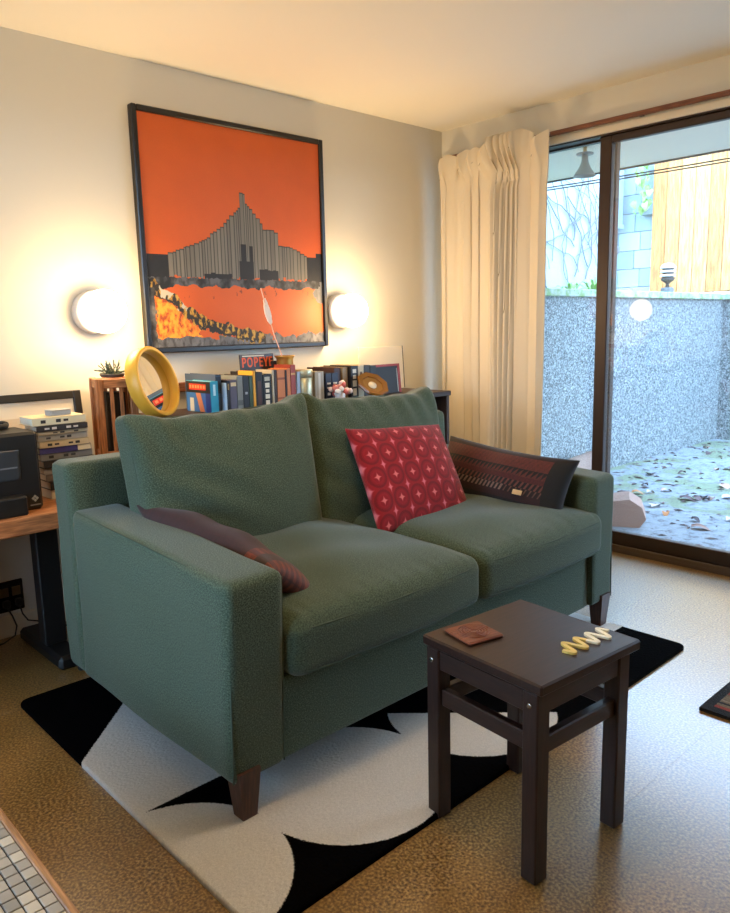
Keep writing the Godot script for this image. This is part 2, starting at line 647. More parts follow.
	for k in 6:
		var st := sr.randf_range(0.080, 0.105)
		var ph := sr.randf_range(0, 6)
		solo("stone", MB.new().soft(Vector3(st * 1.5, st * 1.2, st * 1.6), st * 0.5, 8, func(p: Vector3) -> Vector3: return p * (1.0 + 0.12 * sin(p.x * 40.0 + ph) * cos(p.y * 37.0 + ph))), mat([srgb(222, 226, 224), srgb(120, 122, 126), srgb(200, 206, 204)][k % 3], 0.9), Vector3(4.50, 1.38 + k * 0.138, -1.47 + 0.04 * sin(k * 2.0)), "rough stone %s of the pile under the concrete pilaster" % ["at the foot", "second from the foot", "third from the foot", "fourth from the foot", "second from the top", "at the top"][k], "stone", "stones piled under the pilaster")

	# board fence
	var fn := thing("board_fence", Vector3(4.6, 1.40, -1.014), "tall fence of upright orange cedar boards beyond the patio", "fence")
	var ced := [wood(srgb(226, 158, 92), srgb(232, 166, 100), 1, 0.7), wood(srgb(236, 178, 112), srgb(240, 184, 120), 1, 0.7), wood(srgb(218, 142, 76), srgb(224, 150, 84), 1, 0.7)]
	var pl := MB.new().box(Vector3.ZERO, Vector3(0.022, 1.80, 0.1475), 0.005).done()
	var ord := [2, 0, 1, 1, 0, 1, 2, 1, 0]
	for k in 34:
		part(fn, "plank", pl, ced[ord[k % 9]], Vector3(0.011, 0.93 + 0.004 * (k % 3), 0.076 + k * 0.152))
	part(fn, "backing", MB.new().box(Vector3.ZERO, Vector3(0.006, 1.80, 5.16), 0.0), mat(srgb(120, 76, 40), 0.8), Vector3(0.0265, 0.93, 2.58))
	for w in ced:
		w.uv1_scale = Vector3(3.5, 0.35, 3.5)
	for y in [0.3, 1.5]:
		part(fn, "rail", MB.new().box(Vector3.ZERO, Vector3(0.04, 0.09, 5.16), 0.003), ced[0], Vector3(0.051, y, 2.58))

	# soffit of the eave, its dark edge, hanging lamp and cables
	var sf := structure("ceiling_eave", MB.new().span(Vector3(0.15, 2.20, -1.5), Vector3(1.62, 2.235, 6.5), 0.0), mat(srgb(246, 230, 208), 0.9), "pale painted soffit of the eave outside", "soffit")
	part(sf, "seam_batten", MB.new().span(Vector3(0.74, 2.196, -1.5), Vector3(0.752, 2.2, 6.5), 0.0), mat(srgb(186, 176, 166), 0.9))
	part(sf, "fascia", MB.new().span(Vector3(1.62, 2.192, -1.5), Vector3(1.65, 2.44, 6.5), 0.002), mat(srgb(52, 46, 44), 0.7))
	structure("roof", MB.new().span(Vector3(-6.2, 2.40, -0.6), Vector3(1.62, 2.52, 6.5), 0.0), mat(srgb(90, 88, 86), 0.9), "flat roof slab of the house", "roof")
	var l := thing("pendant_lamp", Vector3(0.84, 2.2, 0.415), "unlit bell-shaped metal lamp hanging from the eave outside", "lamp")
	part(l, "stem", MB.new().lathe([Vector2(0, 0), Vector2(0.011, 0), Vector2(0.011, -0.045), Vector2(0, -0.045)], 12), mat(srgb(206, 170, 118), 0.6))
	part(l, "disc", MB.new().lathe([Vector2(0, -0.036), Vector2(0.050, -0.036), Vector2(0.052, -0.041), Vector2(0.050, -0.045), Vector2(0, -0.045)], 24), mat(srgb(150, 144, 138), 0.5, 0.3))
	part(l, "bell_shade", MB.new().lathe([Vector2(0, -0.045), Vector2(0.020, -0.045), Vector2(0.020, -0.075), Vector2(0.024, -0.095), Vector2(0.038, -0.125), Vector2(0.060, -0.158), Vector2(0.068, -0.170), Vector2(0.064, -0.168), Vector2(0.034, -0.124), Vector2(0.02, -0.10), Vector2(0.0, -0.09)], 28), mat(srgb(168, 160, 150), 0.5, 0.2))
	for k in 2:
		var pts := []
		for i in 17:
			var t := i / 16.0
			pts.append(Vector3(1.60 + 0.03 * k, 2.168 - 0.012 * k - 0.03 * sin(PI * t), -1.2 + 4.6 * t))
		solo("cable", MB.new().tube(pts, 0.0045, 6), M.black_rubber, Vector3.ZERO, ["thin black cable strung under the eave, upper one", "thin black cable strung under the eave, lower one"][k], "cable", "cables under the eave")

	# tiered garden lantern standing on the wall cap
	var gl := thing("garden_lantern", Vector3(3.18, 1.395, -0.14), "small tiered garden lantern on the wall cap before the fence", "lantern")
	var dk := mat(srgb(70, 66, 66), 0.5, 0.3)
	part(gl, "foot", MB.new().lathe([Vector2(0, 0), Vector2(0.058, 0), Vector2(0.058, 0.035), Vector2(0.05, 0.045), Vector2(0, 0.045)], 8, false), mat(srgb(110, 112, 114), 0.8))
	part(gl, "neck", MB.new().lathe([Vector2(0.0, 0.045), Vector2(0.020, 0.045), Vector2(0.014, 0.07), Vector2(0.020, 0.085), Vector2(0, 0.085)], 16), dk)
	part(gl, "bowl", MB.new().lathe([Vector2(0, 0.085), Vector2(0.02, 0.085), Vector2(0.052, 0.105), Vector2(0.062, 0.128), Vector2(0.0, 0.130)], 20), dk)
	for k in 3:
		part(gl, "louvre", MB.new().lathe([Vector2(0, 0.140 + k * 0.035), Vector2(0.068, 0.140 + k * 0.035), Vector2(0.060, 0.158 + k * 0.035), Vector2(0, 0.160 + k * 0.035)], 20), mat(srgb(226, 224, 220), 0.5))
		part(gl, "spacer", MB.new().lathe([Vector2(0, 0.128 + k * 0.035), Vector2(0.048, 0.128 + k * 0.035), Vector2(0.048, 0.142 + k * 0.035), Vector2(0, 0.142 + k * 0.035)], 16), dk)
	part(gl, "finial", MB.new().lathe([Vector2(0.058, 0.230), Vector2(0.04, 0.248), Vector2(0.0, 0.256)], 20), mat(srgb(226, 224, 220), 0.5))

	# firewood log and a pinkish split chunk by the door
	var bark := mat(srgb(138, 112, 100), 0.95)
	var lg := thing("firewood_log", Vector3(1.30, 0.075, 0.10), "weathered pinkish firewood log lying by the retaining wall", "log")
	lg.rotation = Vector3(0, deg_to_rad(8), deg_to_rad(2))
	part(lg, "bark", MB.new().at(Transform3D(Basis(Vector3(0, 0, 1), PI / 2), Vector3.ZERO)).lathe([Vector2(0.10, -0.36), Vector2(0.108, -0.1), Vector2(0.10, 0.12), Vector2(0.106, 0.36)], 14), bark)
	for e in [-1, 1]:
		part(lg, "cut_end", MB.new().at(Transform3D(Basis(Vector3(0, 0, 1), -e * PI / 2), Vector3.ZERO)).lathe([Vector2(0.1045, 0.355), Vector2(0.09, 0.362), Vector2(0.0, 0.364)], 14), mat(srgb(196, 166, 148), 0.9))
	var cw := wood(srgb(178, 142, 128), srgb(196, 160, 146), 2, 0.9)
	cw.uv1_scale = Vector3(14, 14, 2)
	var ch := solo("wood_chunk", MB.new().prism(PackedVector2Array([Vector2(-0.12, 0.0), Vector2(0.10, 0.0), Vector2(0.135, 0.05), Vector2(0.11, 0.12), Vector2(0.04, 0.165), Vector2(-0.05, 0.15), Vector2(-0.10, 0.09), Vector2(-0.14, 0.05)]), 0.24), cw, Vector3(0.76, -0.03, 0.775), "pale pinkish chunk of split wood just outside the door", "wood chunk")
	ch.rotation.y = deg_to_rad(-62)

	# fallen leaves: some lie apart, the rest is litter
	var lm := []
	for c in [srgb(88, 70, 74), srgb(140, 108, 96), srgb(186, 150, 140), srgb(60, 54, 62), srgb(196, 128, 78), srgb(210, 196, 188)]:
		lm.append(mat(c, 0.8))
	var leaf := func(L: float) -> MB:
		var mb := MB.new().smooth(true)
		var top := []
		for i in 7:
			var t := i / 6.0
			var w := L * 0.32 * sin(PI * pow(t, 0.8))
			top.append([Vector3(-w, 0.018 * sin(t * 4.0) + 0.006, (t - 0.5) * L), Vector3(0, 0.004 + 0.012 * sin(t * 4.0), (t - 0.5) * L), Vector3(w, 0.020 * sin(t * 3.0 + 1.0) + 0.004, (t - 0.5) * L)])
		for i in 6:
			for j in 2:
				mb.quad(top[i][j], top[i + 1][j], top[i + 1][j + 1], top[i][j + 1])
		return mb
	var shapes := [leaf.call(0.09).done(), leaf.call(0.07).done(), leaf.call(0.12).done()]
	var lr := RandomNumberGenerator.new()
	lr.seed = 12
	var spots := [[1.50, 0.92], [1.52, 0.97], [1.46, 0.88], [1.58, 0.93], [1.55, 0.99], [1.68, 1.07], [1.42, 0.55], [1.50, 0.60], [1.33, 0.50], [1.62, 0.66], [2.6, 0.6], [2.7, 0.66], [2.75, 0.72], [2.3, 0.45], [2.1, 0.30], [3.3, 0.25], [0.95, 1.15], [0.80, 1.25], [1.10, 1.30], [0.98, 0.95], [1.15, 0.80], [0.75, 1.52], [1.85, 1.35], [2.0, 0.9], [3.6, 0.1], [1.7, 0.45]]
	var spread := ["lying near the door sill", "in a small heap", "by the far moss", "along the retaining wall"]
	for k in spots.size():
		var s: Array = spots[k]
		var o := part(self, numbered("fallen_leaf"), shapes[k % 3], lm[[0, 3, 0, 3, 1, 5, 4, 5, 0, 2, 2, 1, 0][k % 13]], Vector3(s[0], -0.029, s[1]))
		o.rotation.y = lr.randf_range(0, TAU)
		var shade: String = ["dark brown", "charcoal", "dark brown", "charcoal", "tan", "whitish", "orange", "whitish", "dark brown", "pinkish", "pinkish", "tan", "dark brown"][k % 13]
		var place: String = "just outside the door sill" if s[0] < 1.2 else ("in the small heap mid-patio" if s[0] < 1.65 and s[1] > 0.8 else ("beside the wood chunk's moss edge" if s[0] < 1.65 else ("far across the moss" if s[0] > 2.5 else "on the middle of the moss")))
		if s[1] < 0.5: place = "against the far wall foot" if s[0] > 3.0 else ("on the moss near the retaining wall" if k != 25 else "alone between heap and wall")
		tag(o, "%s %s fallen leaf lying %s" % [["medium", "small", "large"][k % 3], shade, place], "leaf", "fallen leaves on the patio")
	var litter := MB.new()
	for k in 420:
		var x := lr.randf_range(0.25, 4.1)
		var z := -0.05 + pow(lr.randf(), 1.4) * 2.6
		if (absf(x - 1.3) < 0.5 and z < 0.3) or (x < 0.95 and z > 0.55 and z < 1.05):
			continue
		var a := lr.randf_range(0, TAU)
		var L := lr.randf_range(0.012, 0.045)
		var d := Vector3(cos(a), 0, sin(a)) * L
		var e := Vector3(-sin(a), 0, cos(a)) * L * 0.35
		var p := Vector3(x, -0.0285, z)
		var h := Vector3(0, lr.randf_range(0.002, 0.012), 0)
		litter.face([p - d, p + e + h, p + d, p - e + h], Vector3.UP)
	solo("leaf_litter", litter, mat(srgb(96, 82, 84), 0.9), Vector3.ZERO, "scattered bits of leaves and twigs over the patio", "leaf litter", "", "stuff")

	# low ferns behind the wall cap and leaves hanging by the block wall
	var gm := [mat(srgb(120, 164, 84), 0.8), mat(srgb(146, 186, 110), 0.8)]
	for g in gm:
		g.backlight_enabled = true
		g.backlight = Color(0.15, 0.22, 0.08)
	var pr := RandomNumberGenerator.new()
	pr.seed = 77
	var places := [[Vector3(2.55, 1.33, -0.72), 0.20, "low green fern behind the wall cap, nearest the curtain"], [Vector3(2.95, 1.33, -0.72), 0.24, "low green fern behind the wall cap, left of the door frame"], [Vector3(3.9, 1.33, -0.9), 0.14, "small green fern behind the wall cap, below the stones"]]
	for s in places:
		var t := thing("fern", s[0], s[2], "fern", "ferns behind the wall cap")
		for k in 26:
			var a := pr.randf_range(0, TAU)
			var h: float = s[1] * pr.randf_range(0.5, 1.0)
			var out: float = s[1] * pr.randf_range(0.3, 1.0)
			var d := Vector3(cos(a), 0, sin(a))
			var n := Vector3(-sin(a), 0, cos(a)) * 0.022
			var mb := MB.new().smooth(true)
			var prev := []
			for i in 5:
				var q := i / 4.0
				var c := d * out * q + Vector3(0, h * sin(q * 2.2), 0)
				var w := n * (1.0 - q * 0.9)
				var cur := [c - w, c + w]
				if prev:
					mb.quad(prev[0], prev[1], cur[1], cur[0])
				prev = cur
			part(t, "frond", mb, gm[k % 2])
	var iv := thing("ivy", Vector3(4.60, 2.32, -1.13), "bright green ivy hanging beside the fence top", "ivy")
	for k in 30:
		var lf := part(iv, "ivy_leaf", shapes[k % 3], gm[k % 2], Vector3(pr.randf_range(-0.06, 0.0), pr.randf_range(0.0, 0.5), pr.randf_range(-0.08, 0.09)))
		lf.rotation = Vector3(pr.randf_range(0.6, 1.6), pr.randf_range(-2.2, -0.9), pr.randf_range(-0.6, 0.6))


func rugs() -> void:
	var x0 := -2.745
	var x1 := -0.895
	var z0 := 0.60
	var z1 := 1.912
	var nz := FastNoiseLite.new()
	nz.frequency = 0.9
	nz.seed = 9
	var art := picture(1110, 787, func(u: float, v: float) -> Color:
		var x := lerpf(x0, x1, u)
		var z := lerpf(z0, z1, v)
		var n := nz.get_noise_2d(u * 1110, v * 787)
		x += n * 0.004
		z += nz.get_noise_2d(v * 787 + 900, u * 1110) * 0.004
		var white := false
		if z < 1.41:
			white = true
		else:
			for c in [-2.78, -2.285, -1.79]:
				if Vector2(x - c, z - 1.655).length() < 0.252:
					white = true
		if x + z < -1.655: white = false
		if x > -2.12 and z - x < 3.473: white = false
		if x > -1.45 and z < 1.668 and z - x < 3.1: white = true
		return Color(0.85, 0.83, 0.80) * (0.93 + 0.14 * n) if white else Color(0.022, 0.021, 0.024) * (1.0 + 0.8 * n))
	var m := pictured(art, 1.0)
	m.metallic_specular = 0.1
	m.normal_enabled = true
	m.normal_texture = normal_tex(0.3, 5.0)
	m.normal_scale = 0.15
	var mb := MB.new()
	# slab with rounded corners and soft edges; the pattern lies on its top
	var hw := (x1 - x0) / 2
	var hd := (z1 - z0) / 2
	var cyc := []
	for q in [[1, 1, 0.0], [-1, 1, PI / 2], [-1, -1, PI], [1, -1, PI * 1.5]]:
		for k in 7:
			var a: float = q[2] + PI / 2 * k / 6.0
			cyc.append(Vector2(q[0] * (hw - 0.03) + 0.03 * cos(a), q[1] * (hd - 0.03) + 0.03 * sin(a)))
	var lv := [[1.0, 0.0], [1.0, 0.008], [0.9985, 0.0115], [0.995, 0.013]]
	mb.smooth(true)
	for l in 3:
		for k in cyc.size():
			var p: Vector2 = cyc[k]
			var q: Vector2 = cyc[(k + 1) % cyc.size()]
			var P := []
			var U := []
			for e in [[q, l], [p, l], [p, l + 1], [q, l + 1]]:
				var r: Vector2 = e[0] * lv[e[1]][0]
				P.append(Vector3(r.x, lv[e[1]][1], r.y))
				U.append(Vector2(0.5 + r.x / hw * 0.499, 0.5 + r.y / hd * 0.499))
			mb.quad_uv(P, U)
	mb.smooth(false)
	for k in cyc.size():
		var p: Vector2 = cyc[k] * 0.995
		var q: Vector2 = cyc[(k + 1) % cyc.size()] * 0.995
		for e in [Vector2.ZERO, p, q]:
			mb.v(Vector3(e.x, 0.013, e.y), Vector2(0.5 + e.x / hw * 0.499, 0.5 + e.y / hd * 0.499))
	var o := solo("area_rug", mb, m, Vector3((x0 + x1) / 2, 0.0, (z0 + z1) / 2), "black and white rug with large discs and cut corners, under the sofa", "rug")

	# small striped mat by the glass door
	var stripes := picture(512, 384, func(u: float, v: float) -> Color:
		var n := nz.get_noise_2d(u * 900, v * 300)
		var n2 := nz.get_noise_2d(u * 300 + 50, v * 500)
		var e := minf(minf(u, 1 - u) * 0.95, minf(v, 1 - v) * 0.7)
		var c := Color(0.44, 0.38, 0.29) * (1.0 + 0.7 * n2)
		if v < 0.045: c = Color(0.05, 0.05, 0.055)
		elif u < 0.035 or u > 0.965: c = Color(0.05, 0.05, 0.055)
		else:
			var b := fposmod(u * 9.0, 1.0)
			if b > 0.28 and b < 0.48: c = Color(0.55, 0.20, 0.15)
			elif b > 0.62 and b < 0.72: c = Color(0.07, 0.07, 0.075)
			elif b > 0.8 and b < 0.88: c = Color(0.55, 0.48, 0.38)
		return c * (1.0 + 0.35 * n))
	var sm := pictured(stripes, 0.95)
	sm.normal_enabled = true
	sm.normal_texture = normal_tex(0.3, 5.0)
	var r := MB.new()
	var W := 0.95
	var D := 0.65
	r.smooth(false)
	var up := 0.011
	r.quad_uv([Vector3(0, up, D), Vector3(W, up, D), Vector3(W, up, 0), Vector3(0, up, 0)], [Vector2(0, 1), Vector2(1, 1), Vector2(1, 0), Vector2(0, 0)])
	var cs := [Vector3(0, 0, 0), Vector3(0, 0, D), Vector3(W, 0, D), Vector3(W, 0, 0)]
	var us := [Vector2(0.01, 0.01), Vector2(0.01, 0.99), Vector2(0.99, 0.99), Vector2(0.99, 0.01)]
	for k in 4:
		var j := (k + 1) % 4
		r.quad_uv([cs[k], cs[j], cs[j] + Vector3(0, up, 0), cs[k] + Vector3(0, up, 0)], [us[k], us[j], us[j], us[k]])
	solo("door_mat", r, sm, Vector3(-1.302, 0.0, 2.130), "small dark striped mat with red lines near the glass door", "mat")


func sofa() -> void:
	var b := Vector3(-1.74, 0, 1.14)
	var s := thing("sofa", b, "green velvet two-seat sofa standing on the rug", "sofa")
	var V: Material = M.velvet
	part(s, "base", MB.new().soft(Vector3(1.45, 0.22, 0.80), 0.012, 14, keep), V, Vector3(-1.738, 0.212, 1.19) - b)
	for side in [-1, 1]:
		var w := 0.160 if side < 0 else 0.150
		var xo := -2.602 if side < 0 else -0.878
		var cx: float = xo - side * w * 0.5
		var a := MB.new().soft(Vector3(w, 0.495, 0.845), 0.024, 22, func(p: Vector3) -> Vector3:
			var t := clampf((p.y + 0.247) / 0.495, 0.0, 1.0)
			var q := p
			q.y += t * 0.034 * (0.42 - p.z) / 0.84
			q.x += -side * 0.014 * t
			q.x += 0.004 * sin(p.z * 9.0 + p.y * 7.0)
			q.z += 0.006 * sin(p.y * 8.0) * (1.0 if p.z > 0.3 else 0.0)
			return q)
		var arm := part(s, "arm", a, V, Vector3(cx, 0.352, 1.192) - b)
		# seams along the front and the outer top edge
		var px: float = side * (w * 0.5)
		var seam := []
		for k in 13:
			var t := k / 12.0
			seam.append(Vector3(px - side * 0.007 - side * 0.014 * t, -0.235 + 0.462 * t, 0.4150))
		part(arm, "piping", MB.new().tube(seam, 0.0026, 6), M.piping)
		seam = []
		for k in 13:
			var t := k / 12.0
			seam.append(Vector3(px - side * 0.021, 0.2405 + 0.034 * t, 0.40 - 0.80 * t))
		part(arm, "piping", MB.new().tube(seam, 0.0026, 6), M.piping)
		seam = []
		for k in 13:
			var t := k / 12.0
			seam.append(Vector3(-px + side * 0.007 - side * 0.014 * t, -0.235 + 0.462 * t, 0.4150))
		part(arm, "piping", MB.new().tube(seam, 0.0026, 6), M.piping)
	part(s, "back_frame", MB.new().soft(Vector3(1.716, 0.665, 0.135), 0.028, 22, func(p: Vector3) -> Vector3:
		var t := (p.y + 0.33) / 0.66
		return p + Vector3(0.004 * sin(p.y * 9.0), 0.006 * sin(p.x * 3.0), -0.02 * t)), V, Vector3(-1.740, 0.445, 0.735) - b)
	# seat cushions: boxed, crowned, with a welt along both edges
	for k in 2:
		var w := 0.722 if k == 0 else 0.708
		var c := Vector3(-2.071 + k * 0.716, 0.392, 1.215)
		var ph := 1.7 * k
		var hx := w * 0.5
		var warp := func(p: Vector3) -> Vector3:
			var u := p.x / hx
			var v := p.z / 0.425
			var q := p
			var crown := maxf(0.0, (1 - u * u * u * u)) * maxf(0.0, 1 - v * v * v * v)
			q.y += (0.050 if p.y > 0 else -0.006) * crown * absf(p.y) / 0.075
			q.z += 0.020 * (1 - u * u) * (1.0 if p.z > 0 else 0.0) * absf(v)
			q.y += 0.005 * sin(u * 7.0 + v * 3.0 + ph) * crown + 0.004 * sin(u * 3.0 - v * 9.0 + ph) * crown
			# small puckers along the front welt
			var near := exp(-pow((v - 0.93) * 9.0, 2)) * (1.0 if p.y > 0.02 else 0.0)
			q.y += 0.0022 * near * sin(u * 46.0 + ph + 2.0 * sin(u * 9.0))
			return q
		var cu := part(s, "seat_cushion", MB.new().soft(Vector3(w, 0.150, 0.85), 0.040, 44, warp), V, c - b)
		for yy in [0.052, -0.058]:
			var ring := []
			for i in 120:
				var t := TAU * i / 120
				var ct := cos(t)
				var stt := sin(t)
				var e := 0.12
				var p := Vector3(signf(ct) * pow(absf(ct), e) * (hx - 0.004), yy, signf(stt) * pow(absf(stt), e) * 0.421)
				var q: Vector3 = warp.call(p)
				q.y = yy + (q.y - yy) * 0.3
				ring.append(q)
			part(cu, "piping", MB.new().tube(ring, 0.0030, 6, true), M.piping)
	# loose back cushions
	for k in 2:
		var w := 0.640 if k == 0 else 0.655
		var h := 0.51
		var c := Vector3(-2.140, 0.652, 0.940) if k == 0 else Vector3(-1.475, 0.645, 0.925)
		var ph := 2.3 * k
		var warp2 := func(p: Vector3) -> Vector3:
			var u := p.x / (w * 0.5)
			var v := p.y / (h * 0.5)
			var q := p
			var crown := maxf(0.0, 1 - u * u) * maxf(0.0, 1 - v * v)
			q.z += 0.055 * crown * (1.0 if p.z > 0 else -0.4) * absf(p.z) / 0.07
			# ears at the top corners, sagging top edge
			q.y += 0.042 * pow(absf(u), 5.0) * maxf(v, 0.0) - 0.010 * maxf(v, 0.0)
			q.x += 0.018 * u * absf(u) * maxf(v, 0.0) * maxf(v, 0.0)
			q.z *= 1.0 - 0.65 * pow(absf(u), 6.0) * pow(maxf(v, 0.0), 4.0)
			# creases fanning from the corners and along the top
			var top := exp(-pow((v - 0.9) * 3.2, 2))
			q.z += 0.007 * top * sin(u * 22.0 + v * 6.0 + ph) * (1.0 if p.z > 0 else 0.0)
			q.z += 0.010 * exp(-pow(u + 0.55, 2) * 4.0) * exp(-pow(v + 0.1, 2) * 3.0) * sin((v * 1.2 + u * 0.9) * 11.0 + ph) * (1.0 if p.z > 0 else 0.0)
			q.y += 0.004 * top * sin(u * 14.0 + ph)
			return q
		var bc := part(s, "back_cushion", MB.new().soft(Vector3(w, h, 0.150), 0.034, 44, warp2), V, c - b)
		bc.rotation = Vector3(deg_to_rad(-9.0 if k == 0 else -11.0), deg_to_rad(0.0 if k == 0 else -1.0), deg_to_rad(0.8 if k == 0 else -1.6))
		var ring := []
		for i in 120:
			var t := TAU * i / 120
			var e := 0.14
			var p := Vector3(signf(cos(t)) * pow(absf(cos(t)), e) * (w * 0.5 - 0.003), signf(sin(t)) * pow(absf(sin(t)), e) * (h * 0.5 - 0.003), 0.034)
			ring.append(warp2.call(p))
		part(bc, "piping", MB.new().tube(ring, 0.0028, 6, true), M.piping)
	# tapered square legs
	for x in [-2.555, -0.935]:
		for z in [0.80, 1.588]:
			var lg := MB.new()
			var top := 0.030
			var bot := 0.020
			var P := []
			for q in [[-1, -1], [1, -1], [1, 1], [-1, 1]]:
				P.append([Vector3(q[0] * bot, 0, q[1] * bot), Vector3(q[0] * top, 0.125, q[1] * top)])
			for i in 4:
				var j := (i + 1) % 4
				lg.face([P[i][0], P[j][0], P[j][1], P[i][1]], (P[i][0] + P[j][0]))
			lg.face([P[0][0], P[1][0], P[2][0], P[3][0]], Vector3.DOWN)
			lg.face([P[0][1], P[1][1], P[2][1], P[3][1]], Vector3.UP)
			part(s, "leg", lg, M.walnut, Vector3(x + (0.12 * signf(-1.74 - x) if z < 1.0 else 0.0), 0.013, z) - b)


func throw_pillows() -> void:
	# red square pillow: rows of ringed discs with small starbursts
	var red := picture(512, 512, func(u: float, v: float) -> Color:
		var c := Color(0.55, 0.04, 0.075)
		var gx := u * 6.0
		var gy := v * 4.6 + 0.15
		var fx := gx - floorf(gx) - 0.5
		var fy := gy - floorf(gy) - 0.5
		var d := sqrt(fx * fx + fy * fy)
		if d < 0.46:
			c = Color(0.44, 0.015, 0.05) if d > 0.36 else Color(0.51, 0.025, 0.07)
			var star := maxf(0.0, 1.0 - (absf(fx) * 1.6 + absf(fy) * 1.6 + absf(fx * fy) * 30.0) / 0.42)
			c = c.lerp(Color(0.90, 0.50, 0.48), clampf(star * 1.6, 0, 0.85))
			if d < 0.30 and d > 0.22:
				c = c.lerp(Color(0.58, 0.05, 0.10), 0.6)
		var hx := gx + 0.5
		var hy := gy + 0.5
		fx = hx - floorf(hx) - 0.5
		fy = hy - floorf(hy) - 0.5
		var s2 := maxf(0.0, 1.0 - (absf(fx) * 2.2 + absf(fy) * 1.2 + absf(fx * fy) * 30.0) / 0.46)
		return c.lerp(Color(0.90, 0.52, 0.55), clampf(s2 * 1.2, 0, 0.8)))
	var rm := pictured(red, 0.95)
	rm.rim_enabled = true
	rm.rim = 0.3
	rm.normal_enabled = true
	rm.normal_texture = normal_tex(0.25, 3.0)
	rm.normal_scale = 0.4
	var o := solo("throw_pillow", MB.new().pillow(0.430, 0.405, 0.125, 40, func(p: Vector3) -> Vector3: return p + Vector3(0, 0, 0.012 * sin(p.x * 9.0 + p.y * 5.0) * (1 - pow(p.x / 0.24, 2)))), rm, Vector3(-1.515, 0.622, 1.160), "square red pillow with rows of ringed discs and starbursts", "pillow", "pillows on the sofa")
	o.rotation = Vector3(deg_to_rad(-33), deg_to_rad(-6), deg_to_rad(-4))

	# striped lumbar pillows
	var wv := FastNoiseLite.new()
	wv.seed = 5
	wv.frequency = 6.0
	var stripes := func(u: float, v: float) -> Color:
		var saw := absf(fposmod(u * 30.0 + v * 6.0, 1.0) - 0.5) * 2.0
		var c := Color(0.20, 0.07, 0.06)
		if v < 0.10: c = Color(0.12, 0.035, 0.05)
		elif v < 0.30: c = Color(0.33, 0.13, 0.10).lerp(Color(0.26, 0.09, 0.075), saw * 0.6)
		elif v < 0.42: c = Color(0.045, 0.03, 0.035) if saw > (v - 0.30) / 0.12 else Color(0.30, 0.12, 0.09)
		elif v < 0.50: c = Color(0.26, 0.075, 0.07)
		elif v < 0.60: c = Color(0.05, 0.03, 0.035) if saw > 0.45 else Color(0.36, 0.19, 0.15)
		elif v < 0.70: c = (Color(0.46, 0.36, 0.32) if saw > 0.5 else Color(0.07, 0.04, 0.045)) if u < 0.62 else (Color(0.34, 0.23, 0.18) if saw > 0.7 else Color(0.10, 0.04, 0.045))
		elif v < 0.80: c = Color(0.16, 0.05, 0.06)
		else: c = Color(0.05, 0.03, 0.04)
		if u > 0.88: c = Color(0.03, 0.022, 0.028)
		return c * (1.0 + 0.25 * wv.get_noise_2d(u * 12.0, v * 3.0))
	var sm := pictured(picture(512, 256, stripes), 0.85)
	sm.rim_enabled = true
	sm.rim = 0.25
	var dark := func(u: float, v: float) -> Color:
		var c := Color(0.18, 0.065, 0.08)
		var n := wv.get_noise_2d(u * 5.0, v * 9.0)
		if u > 0.80:
			var saw := absf(fposmod(v * 9.0, 1.0) - 0.5) * 2.0
			c = Color(0.42, 0.17, 0.10) if saw > 0.55 else Color(0.30, 0.10, 0.07)
			if absf(u - 0.90) < 0.035: c = Color(0.20, 0.13, 0.12)
		return c * (1.0 + 0.3 * n)
	var dm := pictured(picture(512, 256, dark), 0.75)
	dm.rim_enabled = true
	dm.rim = 0.25
	var tagm := mat(srgb(206, 170, 120), 0.8)
	# leaning on the window-side arm, front towards the room
	var t := thing("lumbar_pillow", Vector3(-1.135, 0.573, 1.275), "long woven lumbar pillow striped maroon, black and cream, leaning on the far arm", "pillow", "pillows on the sofa")
	t.transform.basis = Basis(Vector3(0.05, -0.035, 1).normalized(), deg_to_rad(0)) if false else Basis.IDENTITY
	var lx := Vector3(0.02, -0.05, 1.0).normalized()
	var lz := Vector3(-0.90, 0.42, 0.04)
	lz = (lz - lx * lz.dot(lx)).normalized()
	var ly := lz.cross(lx)
	t.basis = Basis(lx, ly, lz)
	part(t, "cover", MB.new().pillow(0.60, 0.250, 0.150, 32, func(p: Vector3) -> Vector3: return p + Vector3(0, -0.01 * sin(p.x * 5.0 + 1.0), 0.006 * sin(p.x * 26.0) * (1 - pow(p.y / 0.13, 2)))), sm)
	part(t, "fabric_tag", MB.new().box(Vector3.ZERO, Vector3(0.040, 0.018, 0.003), 0.0008), tagm, Vector3(0.13, -0.052, 0.068))
	# tucked against the near arm, mostly its plum back showing
	t = thing("lumbar_pillow", Vector3(-2.355, 0.545, 1.24), "long plum lumbar pillow with rust striped end, tucked inside the near arm", "pillow", "pillows on the sofa")
	lx = Vector3(0.05, -0.105, 1.0).normalized()
	lz = Vector3(0.62, 0.78, 0.0)
	lz = (lz - lx * lz.dot(lx)).normalized()
	ly = lz.cross(lx)
	t.basis = Basis(lx, ly, lz)
	part(t, "cover", MB.new().pillow(0.62, 0.225, 0.14, 32, func(p: Vector3) -> Vector3: return p + Vector3(0, 0.008 * sin(p.x * 6.0), 0.005 * sin(p.x * 30.0 + p.y * 12.0) * (1 - pow(p.y / 0.13, 2)))), dm)


